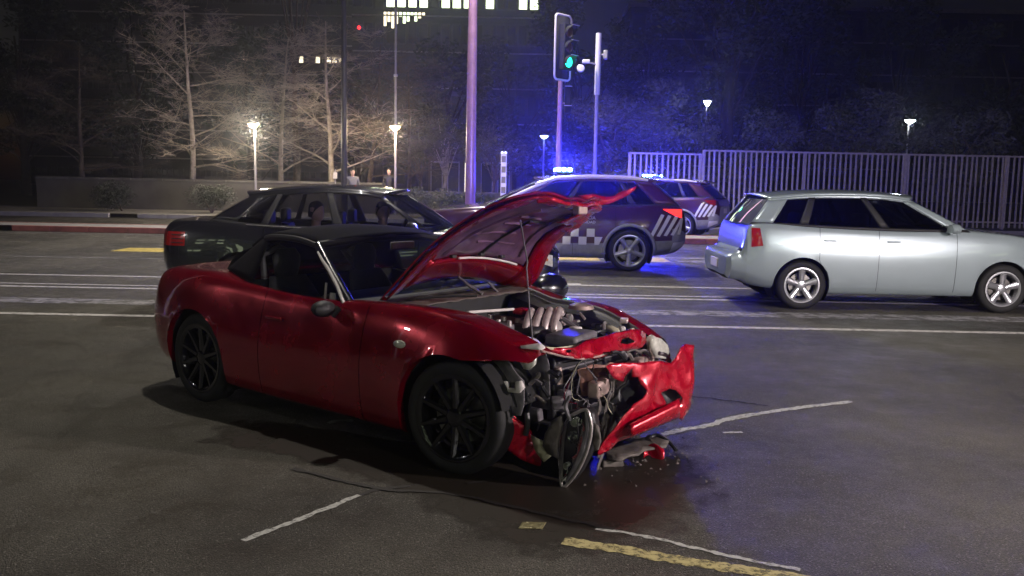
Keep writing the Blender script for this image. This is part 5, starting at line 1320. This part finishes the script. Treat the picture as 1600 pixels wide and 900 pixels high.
# picket fence beyond the far road
def fence():
    Y = 32.2
    x0 = at_y(984, 260, Y).x; xs = at_y(1097, 260, Y).x; x1 = at_y(1600, 260, Y).x+3
    def run(a, b, zt, label):
        T = thing('picket_fence', label, 'fence', ((a+b)/2, Y, .14)); c = (a+b)/2; h = zt-.14
        n = int((b-a)/.185); me = None
        for k in range(n+1):
            x = lerp(a, b, k/n)-c
            if me is None:
                p = MB().box((0, 0, 0), (.062, .03, h-.10)).build('picket', 'fence_paint', T, smooth=False, bevel=0); me = p
            else:
                p = me.copy(); col.objects.link(p); p.parent = T
            p.location = (x+random.uniform(-.012, .012), random.uniform(-.008, .008), (h-.10)/2+.05+random.uniform(-.012, .004)); p.rotation_euler = (random.uniform(-.01, .01), random.uniform(-.012, .012), random.uniform(-.12, .12))
        MB().box((0, 0, h-.03), (b-a+.08, .07, .06)).build('top_rail', 'fence_paint', T, smooth=False)
        MB().box((0, .035, .25), (b-a+.08, .04, .06)).build('bottom_rail', 'fence_paint', T, smooth=False)
        m_ = max(2, int((b-a)/3)+1)
        for k in range(m_): MB().box((lerp(a, b, k/(m_-1))-c, .05, h/2), (.10, .09, h)).build('post', 'fence_paint', T, smooth=False)
    run(x0, xs-.06, 2.62, 'lower pale picket fence beside the leafy shrubs')
    run(xs+.06, x1, 2.76, 'taller pale picket fence running on behind the patrol SUV')
fence()

# ================================================================ TREES AND PLANTS
def grow(mb_t, mb_b, p, d, L, r, lev, maxlev, rng, tips, spread=.7, grav=.0, wob=.18, kids=(3, 5), minr=.004):
    n = 5; pts = [p]; rs = [r]; q = p.copy(); dd = d.normalized()
    for i in range(n):
        dd = (dd+Vector((rng.uniform(-1, 1), rng.uniform(-1, 1), rng.uniform(-1, 1)))*wob+Vector((0, 0, grav))).normalized()
        q = q+dd*(L/n); pts.append(q.copy()); rs.append(max(minr, r*(1-.75*(i+1)/n) if lev else r*(1-.55*(i+1)/n)))
    (mb_t if lev < 2 else mb_b).tube(pts, rs, 8 if lev == 0 else (6 if lev == 1 else 4 if lev == 2 else 3), caps=False)
    if lev >= maxlev: tips.append(q); return
    k = rng.randint(*kids)
    for i in range(k):
        t = rng.uniform(.30, 1.0) if lev else rng.uniform(.35, 1.0); x = t*n; j = min(int(x), n-1); s_ = pts[j].lerp(pts[j+1], x-j)
        az = rng.uniform(0, 2*math.pi); side = Vector((math.cos(az), math.sin(az), rng.uniform(-.1, .6)))
        nd = (dd*(1-spread)+side*spread)
        grow(mb_t, mb_b, s_, nd, L*rng.uniform(.45, .72), max(minr, lerp(rs[j], rs[j+1], x-j)*.62), lev+1, maxlev, rng, tips, spread, grav, wob, kids, minr)
def bare_tree(px, Y, h, r, label, bark, seed, lean=(0, 0), kids=(4, 6), maxlev=4, group=None, base=.06, trunkL=.62):
    x = at_y(px, 285, Y).x; T = thing('bare_tree', label, 'tree', (x, Y, base), 0, group); rng = random.Random(seed)
    a, b, tips = MB(), MB(), []
    d = Vector((lean[0], lean[1], 1))
    # trunk, then scaffold limbs from a third of the height upward
    n = 8; pts = []; q = Vector((0, 0, 0)); dd = d.normalized()
    for i in range(n+1):
        pts.append(q.copy()); dd = (dd+Vector((rng.uniform(-1, 1), rng.uniform(-1, 1), .6))*.05).normalized(); q = q+dd*(h/n)
    rs = [r*(1.25 if i == 0 else 1-.82*i/n) for i in range(n+1)]; a.tube(pts, rs, 10, caps=False)
    for i in range(15):
        t = lerp(.20, .98, (i+rng.random()*.6)/15)*n; j = min(int(t), n-1); s_ = pts[j].lerp(pts[j+1], t-j); az = i*2.4+rng.uniform(-.4, .4)
        nd = Vector((math.cos(az), math.sin(az), rng.uniform(.15, .7)))
        grow(a, b, s_, nd, h*lerp(.48, .16, t/n)*rng.uniform(.8, 1.15), lerp(rs[j], rs[j+1], t-j)*.45, 1, maxlev, rng, tips, .62, -.03, .16, kids, .0055)
    a.build('trunk', bark, T); b.build('crown', bark, T); return T
def leaf_crown(blobs, n, size, rng, mb):
    tot = sum(b[1].x*b[1].y*b[1].z for b in blobs)
    for (c, s_) in blobs:
        m_ = int(n*(s_.x*s_.y*s_.z)/tot)
        for _ in range(m_):
            d = Vector((rng.gauss(0, 1), rng.gauss(0, 1), rng.gauss(0, 1))).normalized()*(rng.random()**.45)
            p = c+Vector((d.x*s_.x, d.y*s_.y, d.z*s_.z))
            if noise.noise(p*1.1+Vector((3, 1, 7))) < -.12 and rng.random() < .85: continue
            u = Vector((rng.uniform(-1, 1), rng.uniform(-1, 1), rng.uniform(-.7, .7))).normalized(); v = u.cross(Vector((rng.uniform(-1, 1), rng.uniform(-1, 1), rng.uniform(-1, 1))))
            if v.length < .05: continue
            v.normalize(); L = size*rng.uniform(.6, 1.3); W = L*.42
            mb.add([p-u*L*.5, p+v*W*.5, p+u*L*.5, p-v*W*.5], [(0, 1, 2, 3)])
def leafy_tree(px, Y, h, r, label, leaf, seed, crown_w, crown_lo=.35, n=7000, size=.2, base=.06, name='leafy_tree', group=None, bark='bark', X=None, nb=9, bs=(.34, .52), limb=1.0):
    x = at_y(px, 285, Y).x if X is None else X; T = thing(name, label, 'tree', (x, Y, base), 0, group); rng = random.Random(seed)
    a, b, tips = MB(), MB(), []
    pts = [Vector((rng.uniform(-.1, .1)*i, rng.uniform(-.1, .1)*i, h*.75*i/5)) for i in range(6)]; rs = [r*(1.2-.2*i) if i else r*1.35 for i in range(6)]
    a.tube(pts, [max(.02, q) for q in rs], 10, caps=False)
    blobs = []
    for i in range(nb):
        az = i*2.4+rng.random(); t = rng.uniform(crown_lo, .92); rad = crown_w*rng.uniform(.25, .62)*(1.1-.5*abs(t-.6))
        c = Vector((math.cos(az)*rad, math.sin(az)*rad, h*t)); s_ = crown_w*rng.uniform(*bs)
        blobs.append((c, Vector((s_, s_, s_*rng.uniform(.65, .9)))))
        j = min(4, int(t*4)); a.tube(cr([pts[j], pts[j].lerp(c, .5)+Vector((0, 0, .15)), c], 3), [limb*q for q in (r*.4, r*.33, r*.3, r*.25, r*.2, r*.14, r*.08)], 6, caps=False)
    leaf_crown(blobs, n, size, rng, b)
    a.build('trunk', bark, T); b.build('crown', leaf, T, smooth=False); return T
bare_tree(519, 36.5, 7.6, .135, 'bare tree with pale straight trunk and drooping twigs behind the dark pole', 'bark_pale', 3, (.01, 0), base=.06)
bare_tree(572, 38.0, 7.0, .12, 'leaning bare tree with forked reddish limbs beside the warm lamp', 'bark', 11, (.10, 0), base=.06)
bare_tree(640, 41.0, 6.5, .11, 'thin bare tree right of the warm lamp in front of the dark trees', 'bark', 21, (.02, 0), base=.06)
bare_tree(440, 39.5, 7.4, .13, 'bare tree with knotted pale limbs near the end of the park wall', 'bark_pale', 33, (-.04, 0), base=.06)
bare_tree(300, 37.5, 8.0, .14, 'tall bare tree with a straight pale trunk above the rear of the sedan', 'bark_pale', 44, (.03, 0), base=.06)
bare_tree(130, 40.0, 7.0, .13, 'wide bare tree at the far end of the park wall', 'bark', 55, (0, 0), base=.06)
leafy_tree(463, 43.0, 13.5, .17, 'very tall slim tree whose bare trunk rises past the bare trees', 'leaf_dark', 61, 3.0, .72, 4500, .22, bark='bark')
dark = [(215, 52, 12.5, 4.6, 'dense dark tree behind the tall bare tree with pale trunk'), (390, 56, 11.5, 4.5, 'dense dark tree behind the knotted bare tree'), (560, 55, 9.5, 4.4, 'dense dark tree behind the leaning bare tree'),
        (700, 50, 9.4, 4.4, 'dark leafy tree rising left of the mauve pole'), (800, 56, 10.4, 5.0, 'dark leafy tree rising right of the mauve pole'), (905, 53, 12.5, 4.8, 'dark blue-lit tree behind the traffic light'),
        (1010, 58, 14, 5.0, 'tall dark tree behind the camera pole and leafy shrubs'), (1250, 54, 13, 5.0, 'dark tree standing behind the taller fence'), (1400, 57, 13, 5.2, 'dark tree behind the white lamp beyond the fence'), (1560, 53, 12.5, 5, 'dark tree at the far end of the fence'), (40, 54, 12.5, 4.8, 'dense dark tree behind the wide bare tree')]
for i, (px, Y, h, cw, lb) in enumerate(dark): leafy_tree(px, Y, h, .24, lb, 'leaf_dark', 100+i, cw, .20, 9500, .34, name='leafy_tree', nb=20, bs=(.17, .33), bark='bark_dark', limb=.6)
leafy_tree(693, 40.0, 4.6, .09, 'small olive-leaved tree with a pale lit trunk left of the mauve pole', 'leaf_warm', 201, 1.9, .52, 3500, .16, bark='bark_pale')
leafy_tree(655, 42.5, 4.4, .08, 'small olive-leaved tree next to the thin bare tree', 'leaf_warm', 202, 1.8, .5, 3200, .16)
leafy_tree(768, 39.0, 4.3, .08, 'small spreading tree with sparse leaves between the mauve pole and the totem', 'leaf_mid', 203, 2.1, .50, 3200, .16)
leafy_tree(945, 36.5, 5.0, .13, 'pale-leaved tree behind the camera pole', 'leaf_mid', 204, 2.0, .28, 6500, .17)
leafy_tree(1000, 35.5, 5.4, .14, 'rounded pale-leaved tree above the lower fence', 'leaf_mid', 205, 2.3, .28, 8500, .17)
leafy_tree(1062, 36.5, 4.7, .12, 'low pale-leaved tree under the bright white lamp', 'leaf_mid', 206, 2.0, .25, 6500, .17)
leafy_tree(1185, 36.0, 4.4, .12, 'pale-leaved tree behind the taller fence near the great tree', 'leaf_mid', 207, 2.2, .28, 6000, .17)
leafy_tree(1330, 36.5, 5.0, .12, 'bushy pale-leaved tree behind the fence above the pale hatchback roof', 'leaf_mid', 208, 2.4, .28, 6500, .17)
leafy_tree(1500, 36.0, 4.8, .12, 'bushy pale-leaved tree near the far end of the fence', 'leaf_mid', 209, 2.4, .28, 6500, .17)
leafy_tree(1135, 37.5, 12.5, .30, 'great dark tree with a thick trunk behind the taller fence', 'leaf_dark', 210, 3.8, .30, 15000, .24, nb=22, bs=(.22, .38), bark='bark_dark', limb=.5)
def shrub(px, Y, rx, h, label, seed, leaf='hedge_leaf', base=.14, n=2600):
    x = at_y(px, 300, Y).x; T = thing('shrub', label, 'shrub', (x, Y, base)); rng = random.Random(seed); b = MB(); a = MB()
    blobs = [(Vector((rng.uniform(-.5, .5)*rx, rng.uniform(-.3, .3)*rx, h*rng.uniform(.4, .65))), Vector((rx*.65, rx*.6, h*.42))) for _ in range(4)]
    for c, s_ in blobs: a.tube([(0, 0, 0), c*.5+Vector((.02, 0, 0)), c], [.03, .02, .008], 5)
    leaf_crown(blobs, n, .10, rng, b); a.build('stem', 'bark', T); b.build('foliage', leaf, T, smooth=False)
shrub(662, 32.6, .85, 1.15, 'round dark shrub between the olive-leaved tree trunks', 1); shrub(705, 32.8, .8, 1.1, 'round dark shrub left of the mauve pole', 2); shrub(765, 33.0, .9, 1.05, 'low dark shrub left of the pale totem', 3)
shrub(965, 32.9, .8, 2.2, 'tall leafy shrub at the start of the lower fence', 4, 'leaf_mid', n=3600); shrub(1020, 33.4, .9, 2.0, 'leafy shrub pressed behind the lower fence', 5, 'leaf_mid', n=3600)
shrub(330, 32.9, 1.0, 1.1, 'low dark shrub in front of the park wall', 6); shrub(190, 33.1, 1.1, 1.2, 'wide dark shrub near the end of the park wall', 7)
# ================================================================ BUILDINGS AND PARK THINGS
def wall_thing():
    xa, xb = at_y(60, 285, 35.4).x, at_y(602, 285, 35.4).x
    T = thing('park_wall', 'low pale wall along the park behind the sedan roof', 'wall', ((xa+xb)/2, 35.4, .14)); L = xb-xa
    MB().box((0, 0, .56), (L, .3, 1.12)).build('wall_body', 'stone_wall', T, smooth=False)
    n = int(L/1.2)
    for k in range(n): MB().box((-L/2+(k+.5)*L/n, 0, 1.16), (L/n-.015, .38, .09)).build('coping_stone', 'old_stone', T, smooth=False, bevel=.01)
    xa, xb = at_y(650, 292, 37).x, at_y(790, 292, 37).x
    T = thing('garden_wall', 'long low stone ledge in the garden behind the mauve pole', 'wall', ((xa+xb)/2, 37, .06)); L = xb-xa
    MB().box((0, 0, .45), (L, .35, .9)).build('wall_body', 'stone_wall', T, smooth=False)
    for k in range(4): MB().box((-L/2+(k+.5)*L/4, 0, .94), (L/4-.015, .42, .08)).build('coping_stone', 'old_stone', T, smooth=False, bevel=.01)
wall_thing()
def totem():
    p = at_y(787, 262, 31.8); T = thing('totem', 'slim pale information totem standing on the far pavement right of the mauve pole', 'totem', (p.x, 31.8, .14))
    MB().box((0, 0, .06), (.34, .26, .12)).build('plinth', 'concrete', T, bevel=.01)
    MB().box((0, 0, 1.22), (.20, .10, 2.20)).build('panel', 'white_steel', T, bevel=.015)
    for k in range(5): MB().box((0, -.054, .7+.36*k), (.15, .006, .22)).build('panel_inset', 'facade_light', T)
    MB().box((0, 0, 2.36), (.24, .14, .08)).build('cap', 'white_steel', T, bevel=.01)
    for s_ in (-1, 1): MB().box((s_*.06, -.075, 2.37), (.05, .012, .05)).build('cap_lamp', 'lamp_cool_dim', T)
    x = at_y(524, 276, 34.6).x; T = thing('notice_sign', 'small pale cyan notice on a post beside the pale bare trunk', 'sign', (x, 34.6, .14))
    MB().tube([(0, 0, 0), (0, 0, 1.7)], .02, 8).build('post', 'grey_steel', T); MB().box((0, -.03, 1.46), (.15, .012, .24)).build('plate', 'lamp_cool_sign' if 'lamp_cool_sign' in MATS else 'white_plastic', T, bevel=.004)
totem()
def pavilion():
    xa, xb = at_y(668, 270, 47).x, at_y(800, 270, 47).x; L = xb-xa
    T = thing('pavilion', 'low pale pavilion with glazed bays behind the garden trees', 'building', ((xa+xb)/2, 49, .06))
    MB().box((0, 0, 1.5), (L, 3, 3.0)).build('wall', 'facade_light', T, smooth=False)
    MB().box((0, 0, 3.08), (L+.6, 3.6, .16)).build('roof', 'concrete', T, smooth=False)
    for k in range(5):
        x = -L/2+(k+.5)*L/5; f = MB().box((x, -1.53, 1.35), (L/5*.72, .06, 2.1)).build('window', 'grey_steel', T, smooth=False); MB().box((x, -1.565, 1.35), (L/5*.62, .02, 1.95)).build('pane', 'window_dark' if k != 2 else 'window_lit_warm', f, smooth=False)
pavilion()
def building(name, label, xa, xb, Y, h, floors, cols_, lit, depth=14, wall='facade', warm=(), z0=.06, ph=.54):
    L = xb-xa; T = thing(name, label, 'building', ((xa+xb)/2, Y+depth/2, z0)); d = -depth/2
    MB().box((0, 0, h/2), (L, depth, h)).build('wall', wall, T, smooth=False)
    rf = MB().box((0, 0, h+.2), (L+.4, depth+.4, .4)).build('roof', 'concrete', T, smooth=False)
    fh = h/floors; cwid = L/cols_
    proto = {}
    for i in range(floors):
        MB().box((0, d-.06, fh*i+.05), (L, .12, .14)).build('floor_band', 'concrete', T, smooth=False)
        for j in range(cols_):
            k = 'window_lit' if (i, j) in lit else ('window_lit_warm' if (i, j) in warm else 'window_dark')
            if 'frame' not in proto: proto['frame'] = MB().box((0, 0, 0), (cwid*.80, .08, fh*(ph+.08))).build('window', 'dark_steel', T, smooth=False); f = proto['frame']
            else: f = proto['frame'].copy(); col.objects.link(f); f.parent = T
            f.location = (-L/2+(j+.5)*cwid, d-.03, fh*(i+.52))
            if k not in proto: proto[k] = MB().box((0, -.05, 0), (cwid*.72, .02, fh*ph)).build('pane', k, f, smooth=False)
            else: c = proto[k].copy(); col.objects.link(c); c.parent = f
    return T, d
def lit_cols(xa, xb, n, Y, pxr):
    out = []
    for j in range(n):
        X = lerp(xa, xb, (j+.5)/n); px = 800+F_PX*X/(Y*1.0)
        if any(a <= px <= b for a, b in pxr): out.append(j)
    return out
XA, XB, YB, NB = -16.5, 5.5, 92, 20
fl = 7; hh = 24.5
lit = {(i, j) for i in (5, 6) for j in lit_cols(XA, XB, NB, YB, [(600, 664), (680, 738), (744, 772), (800, 836)])}
bT, bd = building('office_building', 'dark office block with bright greenish lit windows above the trees', XA, XB, YB, hh, fl, NB, lit)
XA2, XB2 = -52, -17
lit2 = {(4, j) for j in lit_cols(XA2, XB2, 60, 96, [(380, 390), (468, 474), (482, 488), (494, 500), (508, 514), (522, 534)])}
b2, d2 = building('apartment_building', 'long dark apartment block with one row of small lit windows', XA2, XB2, 96, 21, 7, 60, set(), warm=lit2, ph=.2)
building('corner_building', 'dark broad unlit block beyond the fence and trees', 12, 62, 98, 20, 6, 26, set())
p = at_y(561, 43, 91.8); MB().lathe([(.001, .18), (.14, .12), (.18, 0), (.14, -.12), (.001, -.18)], 14, Matrix.Translation((p.x-(XA+XB)/2, bd-.22, p.z-.06))).build('warning_lamp', 'lamp_red', bT)

# taller uneven lit openings of the office block
rg = random.Random(5)
for px in range(602, 664, 6):
    q = at_y(px, 10, YB); hgt = rg.uniform(.5, 1.6)*(1.2-.012*(px-602))
    f = MB().box((q.x-(XA+XB)/2, bd-.05, 17.9-hgt/2), (.30, .06, hgt)).build('window', 'dark_steel', bT, smooth=False)
    MB().box((q.x-(XA+XB)/2, bd-.10, 17.9-hgt/2), (.27, .02, hgt-.06)).build('pane', rg.choice(['window_lit', 'window_lit', 'window_lit_warm']), f, smooth=False)
# unseen street behind the viewer: lit windows and lamp row added for paintwork glints
rg = random.Random(9)
litb = {(i, j) for i in range(5) for j in range(26) if rg.random() < .22}
bb, _d = building('shop_building', 'unseen broad street block on the near side of the road, windows lit for paintwork glints', -40, 40, -38, 16, 5, 26, litb, depth=8, ph=.4)
bb.rotation_euler.z = math.pi; bb.location.y = -38
for k, (x, yy) in enumerate(((-46, -3.4), (-33, -3.2), (-22, -3), (24, -13))):
    mast_lamp(0, 0, 7.5, .09, 'grey_steel', 'unseen grey street lamp added for paint glints along the near pavement', True, [(0, 1.3)], base_z=0, power=60, cone=140, X=x).location = (x, yy, 0)
for o in list(col.objects):
    if o.get('label') == 'unseen grey street lamp added for paint glints along the near pavement': o['group'] = 'unseen street lamps added along the near pavement'

# ================================================================ thin haze added in place of lens glow around the beacons
def haze(density):
    m = bpy.data.materials.new('haze'); m.use_nodes = True; t = m.node_tree; t.nodes.clear()
    o = t.nodes.new('ShaderNodeOutputMaterial'); v = t.nodes.new('ShaderNodeVolumePrincipled')
    v.inputs['Color'].default_value = (.85, .88, .95, 1); v.inputs['Density'].default_value = density; v.inputs['Anisotropy'].default_value = .87
    t.links.new(v.outputs[0], o.inputs['Volume']); MATS['haze'] = m
    b = MB().box((0, 50, 15), (260, 200, 32)).build('haze', 'haze', None, smooth=False); b['kind'] = 'stuff'
    tag(b, 'thin haze added for the lens glow around the beacons', 'haze')
haze(.0022)
